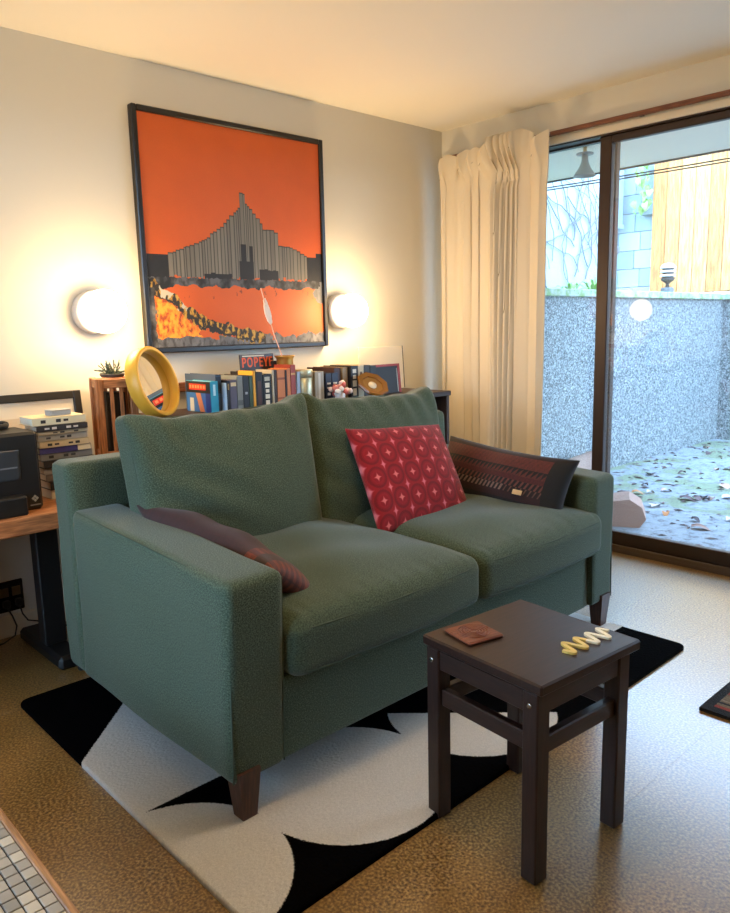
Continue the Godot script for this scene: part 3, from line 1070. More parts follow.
func stool() -> void:
	var b := Vector3(-2.074, 0, 2.054)
	var s := thing("stool", b, "small square dark-stained wooden stool in front of the sofa", "stool")
	s.rotation.y = deg_to_rad(-5.0)
	var H := 0.45
	part(s, "seat", MB.new().box(Vector3.ZERO, Vector3(0.346, 0.024, 0.346), 0.004), M.stool_x, Vector3(0.0, H - 0.012, 0.0))
	var legs := [Vector2(-0.150, 0.142), Vector2(-0.150, -0.142), Vector2(0.130, 0.142), Vector2(0.130, -0.142)]
	for l in legs:
		part(s, "leg", MB.new().box(Vector3.ZERO, Vector3(0.040, H - 0.026, 0.040), 0.003), M.stool_y, Vector3(l.x, (H - 0.026) / 2 + 0.001, l.y))
	for z in [-0.142, 0.142]:
		part(s, "apron", MB.new().box(Vector3.ZERO, Vector3(0.241, 0.046, 0.020), 0.002), M.stool_x, Vector3(-0.010, H - 0.050, z + (0.006 if z > 0 else -0.006)))
		part(s, "stretcher", MB.new().box(Vector3.ZERO, Vector3(0.241, 0.040, 0.022), 0.003), M.stool_x, Vector3(-0.010, 0.300, z))
	for x in [-0.150, 0.130]:
		part(s, "apron", MB.new().box(Vector3.ZERO, Vector3(0.020, 0.046, 0.245), 0.002), M.stool_z, Vector3(x + (0.006 if x > 0 else -0.006), H - 0.050, 0))
		part(s, "stretcher", MB.new().box(Vector3.ZERO, Vector3(0.022, 0.040, 0.245), 0.003), M.stool_z, Vector3(x, 0.308, 0))
	for z in [0.142, -0.142]:
		var bt := part(s, "bolt", MB.new().at(Transform3D(Basis(Vector3(0, 0, 1), PI / 2), Vector3.ZERO)).lathe([Vector2(0, 0.004), Vector2(0.0025, 0.003), Vector2(0.0055, 0.004), Vector2(0.0062, 0.002), Vector2(0.0062, -0.003)], 14), M.chrome, Vector3(-0.1705, H - 0.052, z))
		bt.set_meta("label", "round metal bolt head")
	# carved wooden coaster
	var c := thing("coaster", Vector3(-2.152, H, 1.955), "square wooden coaster carved with a spiral, on the stool", "coaster", "", deg_to_rad(-14))
	var cm := wood(srgb(128, 70, 46), srgb(136, 76, 52), 0, 0.5)
	part(c, "plate", MB.new().box(Vector3(0, 0.004, 0), Vector3(0.098, 0.008, 0.098), 0.003), cm)
	var sp := []
	for k in 150:
		var t := k / 149.0
		var a := t * TAU * 5.0
		var r := 0.006 + 0.034 * t
		sp.append(Vector3(cos(a) * r, 0.0085, sin(a) * r))
	part(c, "spiral_ridge", MB.new().tube(sp, 0.0022, 6), cm)
	# wavy trinket: a thin flat ribbon bent to and fro
	var w := thing("wavy_trinket", Vector3(-2.010, H, 2.160), "gold and cream squiggle trinket lying on the stool", "trinket", "", deg_to_rad(-6))
	var n := 4
	for seg in 2:
		var mb := MB.new()
		var pts := []
		var steps := 90
		for k in steps + 1:
			var t := float(k) / steps
			var s0 := (t * 0.5 + seg * 0.5)
			var ph := s0 * n * TAU
			pts.append(Vector3(-0.082 + 0.164 * s0, 0.0025, 0.023 * sin(ph)))
		for k in steps:
			var p: Vector3 = pts[k]
			var q: Vector3 = pts[k + 1]
			var d0: Vector3 = (pts[mini(k + 1, steps)] - pts[maxi(k - 1, 0)]).normalized()
			var d1: Vector3 = (pts[mini(k + 2, steps)] - pts[k]).normalized()
			var m0 := Vector3(-d0.z, 0, d0.x) * 0.0050
			var m1 := Vector3(-d1.z, 0, d1.x) * 0.0050
			var up := Vector3(0, 0.0025, 0)
			mb.face([p - m0 + up, q - m1 + up, q + m1 + up, p + m0 + up], Vector3.UP)
			mb.face([p - m0 - up, q - m1 - up, q + m1 - up, p + m0 - up], Vector3.DOWN)
			mb.face([p - m0 - up, q - m1 - up, q - m1 + up, p - m0 + up], -m0)
			mb.face([p + m0 - up, q + m1 - up, q + m1 + up, p + m0 + up], m0)
		for e in [0, steps]:
			var p: Vector3 = pts[e]
			var d: Vector3 = (pts[1] - pts[0]).normalized() if e == 0 else (pts[steps] - pts[steps - 1]).normalized()
			var m := Vector3(-d.z, 0, d.x) * 0.0050
			var up := Vector3(0, 0.0025, 0)
			mb.face([p - m - up, p + m - up, p + m + up, p - m + up], -d if e == 0 else d)
		part(w, "wave", mb, mat(srgb(232, 200, 104) if seg == 0 else srgb(238, 228, 196), 0.35, 0.25 if seg == 0 else 0.05))


func painting() -> void:
	var a := FastNoiseLite.new()
	a.seed = 3
	a.frequency = 1.0
	var b := FastNoiseLite.new()
	b.seed = 14
	b.frequency = 1.0
	b.fractal_octaves = 5
	var steps := [[0.109, 0.588], [0.18, 0.560], [0.249, 0.532], [0.298, 0.519], [0.343, 0.483], [0.405, 0.444], [0.452, 0.397], [0.498, 0.357], [0.508, 0.283], [0.529, 0.286], [0.536, 0.332], [0.562, 0.352], [0.587, 0.378], [0.613, 0.402], [0.64, 0.449], [0.678, 0.439], [0.715, 0.459], [0.731, 0.519], [0.8, 0.523], [0.871, 0.551], [0.9, 0.566]]
	var ridge_at := [[0.0, 0.715], [0.12, 0.765], [0.19, 0.835], [0.27, 0.885], [0.44, 0.935], [0.60, 0.972], [1.0, 1.2]]
	var along := func(list: Array, u: float) -> float:
		var k := 0
		while k < list.size() - 2 and list[k + 1][0] < u:
			k += 1
		return lerpf(list[k][1], list[k + 1][1], clampf((u - list[k][0]) / (list[k + 1][0] - list[k][0]), 0, 1))
	# bar edges of uneven width
	var bars := []
	var r := RandomNumberGenerator.new()
	r.seed = 19
	var e := 0.109
	while e < 0.9:
		bars.append(e)
		e += r.randf_range(0.010, 0.026)
	bars.append(0.9)
	var smoke := Color(0.34, 0.34, 0.35)
	var ink := Color(0.075, 0.07, 0.07)
	var art := picture(768, 768, func(u: float, v: float) -> Color:
		var n1 := a.get_noise_2d(u * 5.0, v * 5.0)
		var n2 := b.get_noise_2d(u * 9.0, v * 9.0)
		var n3 := b.get_noise_2d(u * 34.0, v * 20.0)
		var n4 := a.get_noise_2d(u * 120.0, v * 120.0)
		var c := Color(0.770, 0.335, 0.070) * (1.0 + 0.03 * n1 + 0.02 * n4)
		# dark slabs at both sides of the bars
		if (u < 0.11 and v > 0.590 and v < 0.70) or (u > 0.895 and v > 0.566 - (0.02 if u > 0.96 else 0.0) and v < 0.70):
			c = ink * (1.15 + 0.3 * n3)
		# the tall grey bars
		if u > 0.109 and u < 0.9:
			var k := 0
			while k < bars.size() - 2 and bars[k + 1] < u:
				k += 1
			var mid: float = (bars[k] + bars[k + 1]) * 0.5
			var top: float = along.call(steps, mid) + 0.008 * a.get_noise_1d(mid * 300.0)
			var foot := 0.684 + 0.022 * a.get_noise_1d(mid * 170.0)
			if v > top and v < foot:
				c = Color(0.44, 0.42, 0.38) * (1.0 + 0.16 * a.get_noise_1d(mid * 500.0) + 0.05 * a.get_noise_2d(u * 90.0, v * 4.0))
				var edge: float = minf(u - bars[k], bars[k + 1] - u)
				if edge < 0.0022: c = c * 0.55
				if v < top + 0.005: c = c * 0.55
			if v < foot + 0.01:
				if u > 0.29 and u < 0.44 and v > 0.668 - 0.020 * absf(a.get_noise_1d(floorf(u * 40.0) * 5.7)): c = ink
				if u > 0.486 and u < 0.568 and v > 0.603: c = ink
				if (u > 0.497 and u < 0.528 and v > 0.523) or (u > 0.548 and u < 0.566 and v > 0.530): c = ink
				if u > 0.60 and u < 0.715 and v > 0.645 - 0.022 * absf(a.get_noise_1d(floorf(u * 60.0) * 3.3)): c = ink
		# band of smoke under the bars
		var b0 := 0.688 + 0.008 * n3
		var b1 := 0.728 + 0.022 * n2
		if v > b0 and v < b1:
			c = smoke.lerp(ink, clampf(0.45 + 1.1 * n2 + 0.5 * n3, 0, 1))
		if u > 0.955 + 0.06 * n2 and v > 0.69 and v < 0.79 + 0.05 * n2:
			c = smoke * (1.05 + 0.25 * n3)
		if v > b1 and v < b1 + 0.05 and n3 > 0.38 and n1 > 0.0:
			c = c.lerp(ink, 0.4)
		# grey smoke along the bottom
		if v > 0.957 + 0.045 * n2 + (0.02 if u > 0.7 else 0.0) * n1:
			c = Color(0.38, 0.38, 0.39).lerp(Color(0.52, 0.52, 0.53), clampf(0.3 + 1.2 * n2, 0, 1)).lerp(ink, clampf(0.1 + 0.8 * n3, 0, 0.6))
		# yellow-black ridge falling from the left edge, flames under it
		var ridge: float = along.call(ridge_at, u)
		if u < 0.62 and v > ridge - 0.020 + 0.030 * n2 and v < ridge + 0.050 - 0.035 * u + 0.025 * n3:
			c = Color(0.13, 0.12, 0.09)
			if n3 > 0.0: c = Color(0.55, 0.40, 0.12)
			if n3 > 0.20: c = Color(0.74, 0.58, 0.22)
			if u < 0.22 and n2 > 0.16: c = Color(0.72, 0.70, 0.62)
		if u < 0.26 + 0.05 * n2 and v > ridge + 0.045 + 0.02 * n3 and v < 0.958 + 0.02 * n2:
			c = Color(0.90, 0.42, 0.06).lerp(Color(0.96, 0.62, 0.18), clampf(0.5 + 2.2 * n3, 0, 1))
			if n3 < -0.30: c = Color(0.60, 0.26, 0.07)
		if u < 0.035 + 0.02 * n3 and v > 0.735:
			c = Color(0.20, 0.19, 0.18).lerp(Color(0.52, 0.50, 0.47), clampf(0.3 + 1.4 * n2, 0, 1))
		if u > 0.22 + 0.06 * n3 and u < 0.60 and v > ridge + 0.018 + 0.03 * n2 and v < ridge + 0.050 - 0.05 * u + 0.03 * n3:
			c = Color(0.12, 0.115, 0.11)
		return c)
	var p := thing("painting", Vector3(-1.422, 1.562, 0.0), "large square orange painting of grey bars in a black frame", "painting")
	var H := 0.497
	var W := 0.500
	var fm := mat(srgb(18, 15, 14), 0.3)
	for s in [-1, 1]:
		part(p, "frame_bar", MB.new().box(Vector3.ZERO, Vector3(0.024, H * 2, 0.034), 0.004), fm, Vector3(s * (W - 0.012), 0, 0.020))
		part(p, "frame_bar", MB.new().box(Vector3.ZERO, Vector3(W * 2 - 0.048, 0.024, 0.034), 0.004), fm, Vector3(0, s * (H - 0.012), 0.020))
	var mb := MB.new()
	var w := W - 0.022
	var h := H - 0.022
	mb.quad_uv([Vector3(-w, -h, 0.012), Vector3(w, -h, 0.012), Vector3(w, h, 0.012), Vector3(-w, h, 0.012)], [Vector2(0, 1), Vector2(1, 1), Vector2(1, 0), Vector2(0, 0)])
	mb.box(Vector3(0, 0, 0.005), Vector3(w * 2, h * 2, 0.010), 0.0)
	part(p, "canvas", mb, pictured(art, 0.6), Vector3(0, 0, 0.014))


func sconces() -> void:
	var glow := mat(srgb(255, 244, 226), 0.3)
	glow.emission_enabled = true
	glow.emission = Color(1.0, 0.90, 0.74)
	glow.emission_energy_multiplier = 7.0
	var base := mat(srgb(206, 202, 200), 0.5)
	for k in 2:
		var x: float = [-2.135, -0.833][k]
		var s := thing("wall_sconce", Vector3(x, 1.238, 0.0), ["lit white globe sconce on the wall left of the painting", "lit white globe sconce on the wall right of the painting"][k], "lamp", "globe sconces beside the painting")
		var turn := Transform3D(Basis(Vector3(1, 0, 0), PI / 2), Vector3.ZERO)
		part(s, "wall_plate", MB.new().at(turn).lathe([Vector2(0, 0.0), Vector2(0.084, 0.0), Vector2(0.084, 0.050), Vector2(0.081, 0.054), Vector2(0.0, 0.054)], 40), base)
		var prof := []
		for i in 21:
			var a := -PI / 2 + PI * i / 20.0
			prof.append(Vector2(0.085 * cos(a), 0.080 * sin(a)))
		part(s, "globe", MB.new().at(turn).lathe(prof, 40), glow, Vector3(0, 0, 0.118))
		var l := OmniLight3D.new()
		l.name = "sconce_light"
		s.add_child(l)
		l.position = Vector3(0, 0, 0.118)
		l.light_color = Color(1.0, 0.84, 0.61)
		l.light_energy = 0.44
		l.light_size = 0.075
		l.omni_range = 12.0
		l.omni_attenuation = 2.0
		l.shadow_enabled = true


func curtain() -> void:
	var cm := mat(srgb(208, 195, 172), 0.9)
	cm.backlight_enabled = true
	cm.backlight = Color(0.16, 0.14, 0.11)
	cm.normal_enabled = true
	cm.normal_texture = normal_tex(0.3, 2.0)
	cm.normal_scale = 0.2
	triplanar(cm, Vector3.ONE * 4.0)
	var c := thing("curtain", Vector3(-0.11, 0.0, 0.43), "cream pinch-pleat curtain gathered at the corner end of the glass door", "curtain")
	var phase := func(s: float) -> float:
		if s < 0.54: return s / 0.54 * 4.0 + 0.25 * sin(s * 19.0)
		if s < 0.74: return 4.0 + 0.25 * sin(0.54 * 19.0) + (s - 0.54) / 0.20 * 5.0
		return 9.0 + 0.25 * sin(0.54 * 19.0) + (s - 0.74) / 0.26 * 1.1
	var cols := 300
	var rows := 46
	var g := []
	for i in rows + 1:
		var t := float(i) / rows
		t = 1.0 - pow(1.0 - t, 1.6)
		var row := []
		for j in cols + 1:
			var s := float(j) / cols
			var ph: float = phase.call(s) * TAU
			var amp := 0.020
			if s > 0.50: amp = lerpf(0.020, 0.044, smoothstep(0.50, 0.58, s))
			if s > 0.70: amp = lerpf(0.044, 0.022, smoothstep(0.70, 0.80, s))
			var head := smoothstep(0.925, 0.99, t)
			var neck := exp(-pow((t - 0.935) * 40.0, 2))
			var soft := 0.75 + 0.25 * sin(t * 4.0 + s * 20.0)
			var x := amp * soft * (1.0 + 1.0 * head) * lerpf(sin(ph + 0.5 * sin(t * 2.6 + s * 6.0)), asin(sin(ph + 0.3)) * 0.9, head)
			x -= 0.7 * amp * neck * sin(ph)
			var z := -0.355 + 0.715 * s + 0.010 * sin(ph * 2.0 + 0.7) * (1.0 - 0.4 * head)
			z += head * 0.022 * asin(sin(ph + 1.2))
			var y := 0.012 + 2.035 * t
			y += head * (0.020 * asin(cos(ph + 0.6)) + 0.040 * smoothstep(0.50, 0.60, s) * (1.0 - smoothstep(0.76, 0.88, s)))
			x += -0.030 * head * (0.4 + 0.6 * maxf(0.0, sin(ph)))
			x += 0.012 * sin(s * 11.0) - 0.015 * smoothstep(0.8, 1.0, s) * (1.0 - t)
			row.append(Vector3(x, y, z))
		g.append(row)
	var mb := MB.new().smooth(true)
	for i in rows:
		for j in cols:
			mb.quad(g[i][j], g[i][j + 1], g[i + 1][j + 1], g[i + 1][j])
	part(c, "drape", mb, cm)
	# a hem tape along the leading edge and hooks over the rail
	var edge := []
	for i in rows + 1:
		edge.append(g[i][cols])
	part(c, "edge_hem", MB.new().tube(edge, 0.004, 6), cm)
	for k in 9:
		var s := (k + 0.3) / 9.0
		var q: Vector3 = g[rows - 4][int(s * cols)]
		part(c, "hook", MB.new().tube([q + Vector3(0, -0.03, 0), q + Vector3(0.02, 0.0, 0), Vector3(0.07, 2.080, q.z), Vector3(0.078, 2.088, q.z)], 0.0016, 5), M.chrome)


func sideboard() -> void:
	# low dark shelf unit hidden behind the sofa; its top carries the books
	var dkx := wood(srgb(58, 40, 32), srgb(66, 46, 36), 0, 0.5)
	var dky := wood(srgb(58, 40, 32), srgb(66, 46, 36), 1, 0.5)
	var rail := wood(srgb(132, 78, 50), srgb(146, 88, 58), 0, 0.5)
	var s := thing("bookshelf", Vector3(-1.25, 0, 0.25), "low dark wooden bookshelf behind the sofa, carrying the books", "bookshelf")
	part(s, "top", MB.new().box(Vector3.ZERO, Vector3(1.52, 0.025, 0.40), 0.003), dkx, Vector3(0, 0.8125, 0.03))
	for x in [-0.745, 0.745]:
		part(s, "side_panel", MB.new().box(Vector3.ZERO, Vector3(0.022, 0.80, 0.38), 0.002), dky, Vector3(x, 0.40, 0.03))
	for y in [0.08, 0.44]:
		part(s, "shelf", MB.new().box(Vector3.ZERO, Vector3(1.468, 0.02, 0.37), 0.002), dkx, Vector3(0, y, 0.03))
	part(s, "back_panel", MB.new().box(Vector3.ZERO, Vector3(1.468, 0.78, 0.008), 0.001), dkx, Vector3(0, 0.41, -0.152))
	var wr := thing("wall_rail", Vector3(-1.25, 0.913, 0.009), "reddish-brown wooden rail on the wall behind the books", "rail")
	part(wr, "rail", MB.new().box(Vector3.ZERO, Vector3(1.50, 0.040, 0.018), 0.003), rail)
	for x in [-0.6, 0.0, 0.6]:
		part(wr, "screw", MB.new().at(Transform3D(Basis(Vector3(1, 0, 0), PI / 2), Vector3.ZERO)).lathe([Vector2(0, 0.0105), Vector2(0.004, 0.010), Vector2(0.005, 0.0085)], 10), M.chrome, Vector3(x, 0, 0))

	# slatted wooden disc tower at the end of the shelf
	var t := thing("disc_tower", Vector3(-2.160, 0, 0.19), "tall narrow slatted wooden rack beside the round mirror", "rack", "", deg_to_rad(-14))
	for x in [-0.062, 0.062]:
		for z in [-0.062, 0.062]:
			part(t, "post", MB.new().box(Vector3.ZERO, Vector3(0.026, 0.985, 0.026), 0.003), M.oak_y, Vector3(x, 0.4925, z))
	for y in [0.965, 0.69, 0.36, 0.06]:
		for z in [-0.062, 0.062]:
			part(t, "rail", MB.new().box(Vector3.ZERO, Vector3(0.098, 0.034, 0.016), 0.002), M.oak_x, Vector3(0, y, z))
		for x in [-0.062, 0.062]:
			part(t, "rail", MB.new().box(Vector3.ZERO, Vector3(0.016, 0.034, 0.098), 0.002), M.oak_z, Vector3(x, y, 0))
	for x in [-0.018, 0.018]:
		for z in [-0.062, 0.062]:
			part(t, "slat", MB.new().box(Vector3.ZERO, Vector3(0.014, 0.90, 0.008), 0.001), M.oak_y, Vector3(x, 0.51, z))
	for z in [-0.018, 0.018]:
		for x in [-0.062, 0.062]:
			part(t, "slat", MB.new().box(Vector3.ZERO, Vector3(0.008, 0.90, 0.014), 0.001), M.oak_y, Vector3(x, 0.51, z))
	part(t, "top_board", MB.new().box(Vector3.ZERO, Vector3(0.10, 0.012, 0.10), 0.001), M.oak_x, Vector3(0, 0.973, 0))
	part(t, "disc_column", MB.new().box(Vector3.ZERO, Vector3(0.07, 0.86, 0.085), 0.002), mat(srgb(40, 30, 28), 0.6), Vector3(0, 0.50, 0))


func sideboard_things() -> void:
	var Y := 0.825
	var W := Color(0.85, 0.82, 0.74)
	var b := book("paperback", -1.831, -1.795, Y, 0.128, 0.36, 0.19, srgb(40, 150, 186), "cyan-spined paperback with a blue picture cover, first upright book in the row", [[0.55, 0.9, srgb(180, 220, 230), 0.3]])
	# its front cover: a red title box over a blue figure scene
	var cover := picture(96, 96, func(u: float, v: float) -> Color:
		if v < 0.38:
			if v > 0.08 and v < 0.28 and u > 0.12 and u < 0.82:
				return Color(0.85, 0.18, 0.08) if not (v > 0.13 and v < 0.23 and fposmod(u * 9.0, 1.0) > 0.35) else Color(0.9, 0.55, 0.35)
			return Color(0.07, 0.07, 0.08)
		var c := Color(0.20, 0.42, 0.72)
		if absf(u - 0.55 - 0.25 * (v - 0.6)) < 0.10: c = Color(0.80, 0.50, 0.36)
		if absf(u - 0.22) < 0.08 and v > 0.55: c = Color(0.72, 0.74, 0.76)
		if u > 0.8: c = Color(0.10, 0.22, 0.50)
		return c)
	var cv := MB.new()
	cv.quad_uv([Vector3(-0.0185, 0.002, -0.093), Vector3(-0.0185, 0.002, 0.093), Vector3(-0.0185, 0.126, 0.093), Vector3(-0.0185, 0.126, -0.093)], [Vector2(0, 1), Vector2(1, 1), Vector2(1, 0), Vector2(0, 0)])
	part(b, "cover_picture", cv, pictured(cover, 0.4))
	book("book", -1.794, -1.766, Y, 0.152, 0.34, 0.24, srgb(54, 72, 98), "tall slate-blue book right behind the cyan paperback", [[0.5, 0.95, srgb(30, 40, 56), 0.9]])
	book("book", -1.765, -1.754, Y, 0.118, 0.36, 0.15, srgb(170, 196, 222), "thin pale-blue booklet right of the slate-blue book")
	book("book", -1.753, -1.739, Y, 0.127, 0.36, 0.16, srgb(28, 26, 30), "thin black book right of the pale-blue booklet", [[0.7, 0.9, srgb(150, 120, 60), 0.5]])
	book("book", -1.738, -1.705, Y, 0.128, 0.36, 0.17, srgb(84, 80, 98), "mauve-grey book under a cream-edged top", [[0.80, 0.92, srgb(210, 190, 150), 0.8]])
	book("book", -1.704, -1.675, Y, 0.142, 0.36, 0.18, srgb(120, 124, 122), "grey clothbound book left of the dark and green pair", [[0.15, 0.3, srgb(90, 94, 94), 0.9]])
	book("book", -1.674, -1.645, Y, 0.143, 0.36, 0.18, srgb(34, 34, 40), "charcoal book between the grey and green ones", [[0.45, 0.52, srgb(170, 170, 170), 0.4]])
	book("book", -1.644, -1.625, Y, 0.141, 0.36, 0.18, srgb(58, 78, 58), "dark green book beside the yellow spine")
	book("book", -1.624, -1.611, Y, 0.159, 0.36, 0.11, srgb(222, 160, 44), "thin yellow-orange book in front of the magazine")
	book("book", -1.610, -1.575, Y, 0.153, 0.36, 0.19, srgb(30, 22, 22), "black-brown book left of the white-printed black spine", [[0.1, 0.75, srgb(74, 44, 36), 0.5]])
	book("book", -1.574, -1.529, Y, 0.142, 0.36, 0.19, srgb(18, 17, 18), "thick black book with pale vertical lettering bars", [[0.10, 0.22, W, 0.45], [0.27, 0.40, W, 0.5], [0.45, 0.55, W, 0.4], [0.60, 0.74, W, 0.5], [0.80, 0.92, srgb(180, 170, 150), 0.6]])
	book("book", -1.525, -1.515, Y, 0.158, 0.36, 0.12, srgb(190, 176, 150), "very thin beige book right of the thick black one")
	book("book", -1.514, -1.499, Y, 0.158, 0.36, 0.12, srgb(54, 32, 22), "thin dark-brown book left of the wide orange one")
	book("book", -1.498, -1.456, Y, 0.158, 0.36, 0.12, srgb(196, 116, 58), "wide orange-brown book near the brass vase", [[0.72, 0.78, srgb(140, 70, 30), 0.95], [0.2, 0.24, srgb(140, 70, 30), 0.95]])
	book("book", -1.455, -1.446, Y, 0.154, 0.36, 0.12, srgb(40, 24, 20), "slim near-black book between two orange ones")
	book("book", -1.445, -1.426, Y, 0.160, 0.36, 0.12, srgb(206, 122, 64), "narrow orange book left of the brick-red one")
	book("book", -1.425, -1.397, Y, 0.174, 0.36, 0.12, srgb(150, 54, 34), "brick-red book, tallest beside the brass vase", [[0.75, 0.80, srgb(200, 150, 80), 0.9]])
	book("book", -1.392, -1.372, Y, 0.143, 0.36, 0.17, srgb(150, 168, 190), "thin powder-blue book left of the pale metal tin")
	book("book", -1.289, -1.236, Y, 0.137, 0.36, 0.18, srgb(160, 148, 128), "thick grey-beige book right of the pale metal tin", [[0.05, 0.95, srgb(206, 200, 186), 0.25]])
	book("book", -1.225, -1.190, Y, 0.126, 0.36, 0.18, srgb(28, 34, 52), "navy book with pale print, left of its navy twin", [[0.6, 0.66, W, 0.6], [0.45, 0.5, W, 0.6], [0.2, 0.3, W, 0.5]])
	book("book", -1.188, -1.150, Y, 0.126, 0.36, 0.18, srgb(30, 38, 58), "navy book behind the pink flower ornament", [[0.6, 0.66, W, 0.6], [0.45, 0.5, W, 0.6]])
	book("book", -1.148, -1.108, Y, 0.146, 0.33, 0.20, srgb(64, 34, 30), "maroon-brown book just right of the navy pair")
	book("book", -1.106, -1.072, Y, 0.146, 0.34, 0.20, srgb(150, 126, 90), "tan book left of the black and white spine")
	book("book", -1.070, -1.025, Y, 0.151, 0.36, 0.20, srgb(22, 24, 28), "black book with white blocks printed down its spine", [[0.08, 0.30, W, 0.5], [0.36, 0.55, W, 0.55], [0.6, 0.72, W, 0.45], [0.78, 0.9, W, 0.5]])
	book("book", -1.024, -0.987, Y, 0.153, 0.36, 0.20, srgb(206, 186, 150), "beige book above the amber glass dish", [[0.6, 0.8, srgb(120, 90, 60), 0.4]])
	book("book", -0.986, -0.948, Y, 0.151, 0.36, 0.20, srgb(44, 34, 26), "dark-brown book with a gold band behind the amber dish", [[0.7, 0.75, srgb(180, 140, 60), 0.9]])
	book("book", -0.946, -0.905, Y, 0.147, 0.36, 0.20, srgb(26, 24, 24), "black book right next to the red-edged portfolio")

	# magazine standing against the wall, facing the room
	var mg := thing("magazine", Vector3(-1.440, Y, 0.145), "magazine with POPEYE in orange letters behind the books", "magazine")
	mg.rotation.x = deg_to_rad(-4)
	part(mg, "cover", MB.new().box(Vector3(0, 0.110, 0), Vector3(0.185, 0.220, 0.008), 0.001), mat(srgb(44, 36, 36), 0.4))
	text_part(mg, "POPEYE", 0.046, srgb(226, 96, 50), Transform3D(Basis.IDENTITY.scaled(Vector3(0.78, 1.0, 1)), Vector3(0, 0.184, 0.0044)))
	part(mg, "header_print", MB.new().box(Vector3(-0.02, 0.213, 0.0042), Vector3(0.12, 0.006, 0.0006), 0.0), mat(srgb(220, 210, 190), 0.5))
	part(mg, "cover_print", MB.new().box(Vector3(0, 0.07, 0.0042), Vector3(0.16, 0.10, 0.0006), 0.0), mat(srgb(120, 96, 80), 0.5))
	var nb := thing("tall_book", Vector3(-1.322, Y, 0.135), "navy book standing at the wall behind the orange books", "book")
	part(nb, "cover", MB.new().box(Vector3(0, 0.0925, 0), Vector3(0.085, 0.188, 0.016), 0.001), mat(srgb(38, 38, 52), 0.5))
	part(nb, "pages", MB.new().box(Vector3(0, 0.0925, 0), Vector3(0.082, 0.1885, 0.012), 0.0), M.paper)

	# brass vase with a feather
	var v := thing("brass_vase", Vector3(-1.332, Y, 0.200), "cylindrical brass vase with a flared rim among the books", "vase")
	part(v, "body", MB.new().lathe([Vector2(0, 0), Vector2(0.036, 0), Vector2(0.038, 0.01), Vector2(0.038, 0.19), Vector2(0.040, 0.198), Vector2(0.047, 0.206), Vector2(0.047, 0.210), Vector2(0.037, 0.206), Vector2(0.034, 0.18), Vector2(0.034, 0.02), Vector2(0, 0.02)], 32), M.brass)
	var ft := thing("feather", Vector3(-1.332, Y + 0.021, 0.200), "pink-white feather on a long stem in the brass vase", "feather")
	var pts := [Vector3(0.015, 0.0, 0.01), Vector3(-0.03, 0.19, 0.02), Vector3(-0.075, 0.28, 0.03), Vector3(-0.115, 0.385, 0.04), Vector3(-0.135, 0.44, 0.045), Vector3(-0.152, 0.485, 0.05)]
	part(ft, "quill", MB.new().tube(pts, 0.0028, 6), mat(srgb(226, 176, 156), 0.6))
	var vane := MB.new().at(Transform3D(Basis(Vector3(0, 0, 1), deg_to_rad(20)), Vector3(-0.119, 0.385, 0.042)))
	vane.soft(Vector3(0.030, 0.115, 0.008), 0.0038, 12, func(p: Vector3) -> Vector3:
		var t := clampf((p.y + 0.0575) / 0.115, 0.0, 1.0)
		return Vector3(p.x * (0.35 + 0.75 * sin(PI * pow(t, 0.85))) + 0.01 * t * t, p.y, p.z * 0.8 + 0.0015 * sin(p.y * 220.0)))
	part(ft, "vane", vane, mat(srgb(238, 220, 208), 0.9))

	# pale metal tin
	var tn := thing("metal_tin", Vector3(-1.330, Y, 0.330), "pale brushed-metal tin standing between the books", "tin")
	part(tn, "body", MB.new().lathe([Vector2(0, 0), Vector2(0.038, 0), Vector2(0.040, 0.003), Vector2(0.040, 0.112), Vector2(0.038, 0.114), Vector2(0, 0.114)], 32), mat(srgb(190, 184, 152), 0.38, 0.6))
	part(tn, "lid", MB.new().lathe([Vector2(0, 0.114), Vector2(0.0415, 0.114), Vector2(0.0415, 0.145), Vector2(0.039, 0.149), Vector2(0, 0.150)], 32), mat(srgb(198, 192, 160), 0.35, 0.6))

	# pink flower ornament in front of the books
	var fl := thing("flower_ornament", Vector3(-1.180, Y, 0.405), "pink and white ceramic flower ornament before the navy books", "ornament")
	part(fl, "stand", MB.new().lathe([Vector2(0, 0), Vector2(0.03, 0), Vector2(0.022, 0.02), Vector2(0.03, 0.035), Vector2(0.0, 0.045)], 16), mat(srgb(214, 200, 190), 0.35))
	var fr := RandomNumberGenerator.new()
	fr.seed = 4
	for k in 17:
		var a := k * 2.4
		var q := Vector3(cos(a) * (0.012 + 0.0030 * k), 0.070 - 0.0022 * k + fr.randf_range(-0.008, 0.014), sin(a) * (0.010 + 0.0012 * k))
		var pet := MB.new().soft(Vector3(0.030, 0.022, 0.022), 0.010, 6, keep)
		var o := part(fl, "petal", pet, mat([srgb(232, 206, 196), srgb(214, 128, 116), srgb(238, 226, 216), srgb(200, 96, 88)][k % 4], 0.4), q)
		o.rotation = Vector3(fr.randf_range(-0.6, 0.6), a, fr.randf_range(-0.6, 0.6))

	# eight-sided amber glass dish propped upright
	var am := mat(Color(0.80, 0.50, 0.14, 0.35), 0.05)
	am.refraction_enabled = true
	am.refraction_scale = 0.05
	am.transparency = BaseMaterial3D.TRANSPARENCY_ALPHA
	var ds := thing("amber_dish", Vector3(-1.000, Y + 0.056, 0.428), "amber glass octagonal dish propped up before the books", "dish")
	ds.rotation = Vector3(deg_to_rad(40), deg_to_rad(-8), 0)
	part(ds, "rim", MB.new().lathe([Vector2(0.052, 0.0), Vector2(0.078, 0.004), Vector2(0.082, 0.012), Vector2(0.078, 0.018), Vector2(0.054, 0.014), Vector2(0.052, 0.0)], 8, false), mat(srgb(134, 84, 30), 0.15))
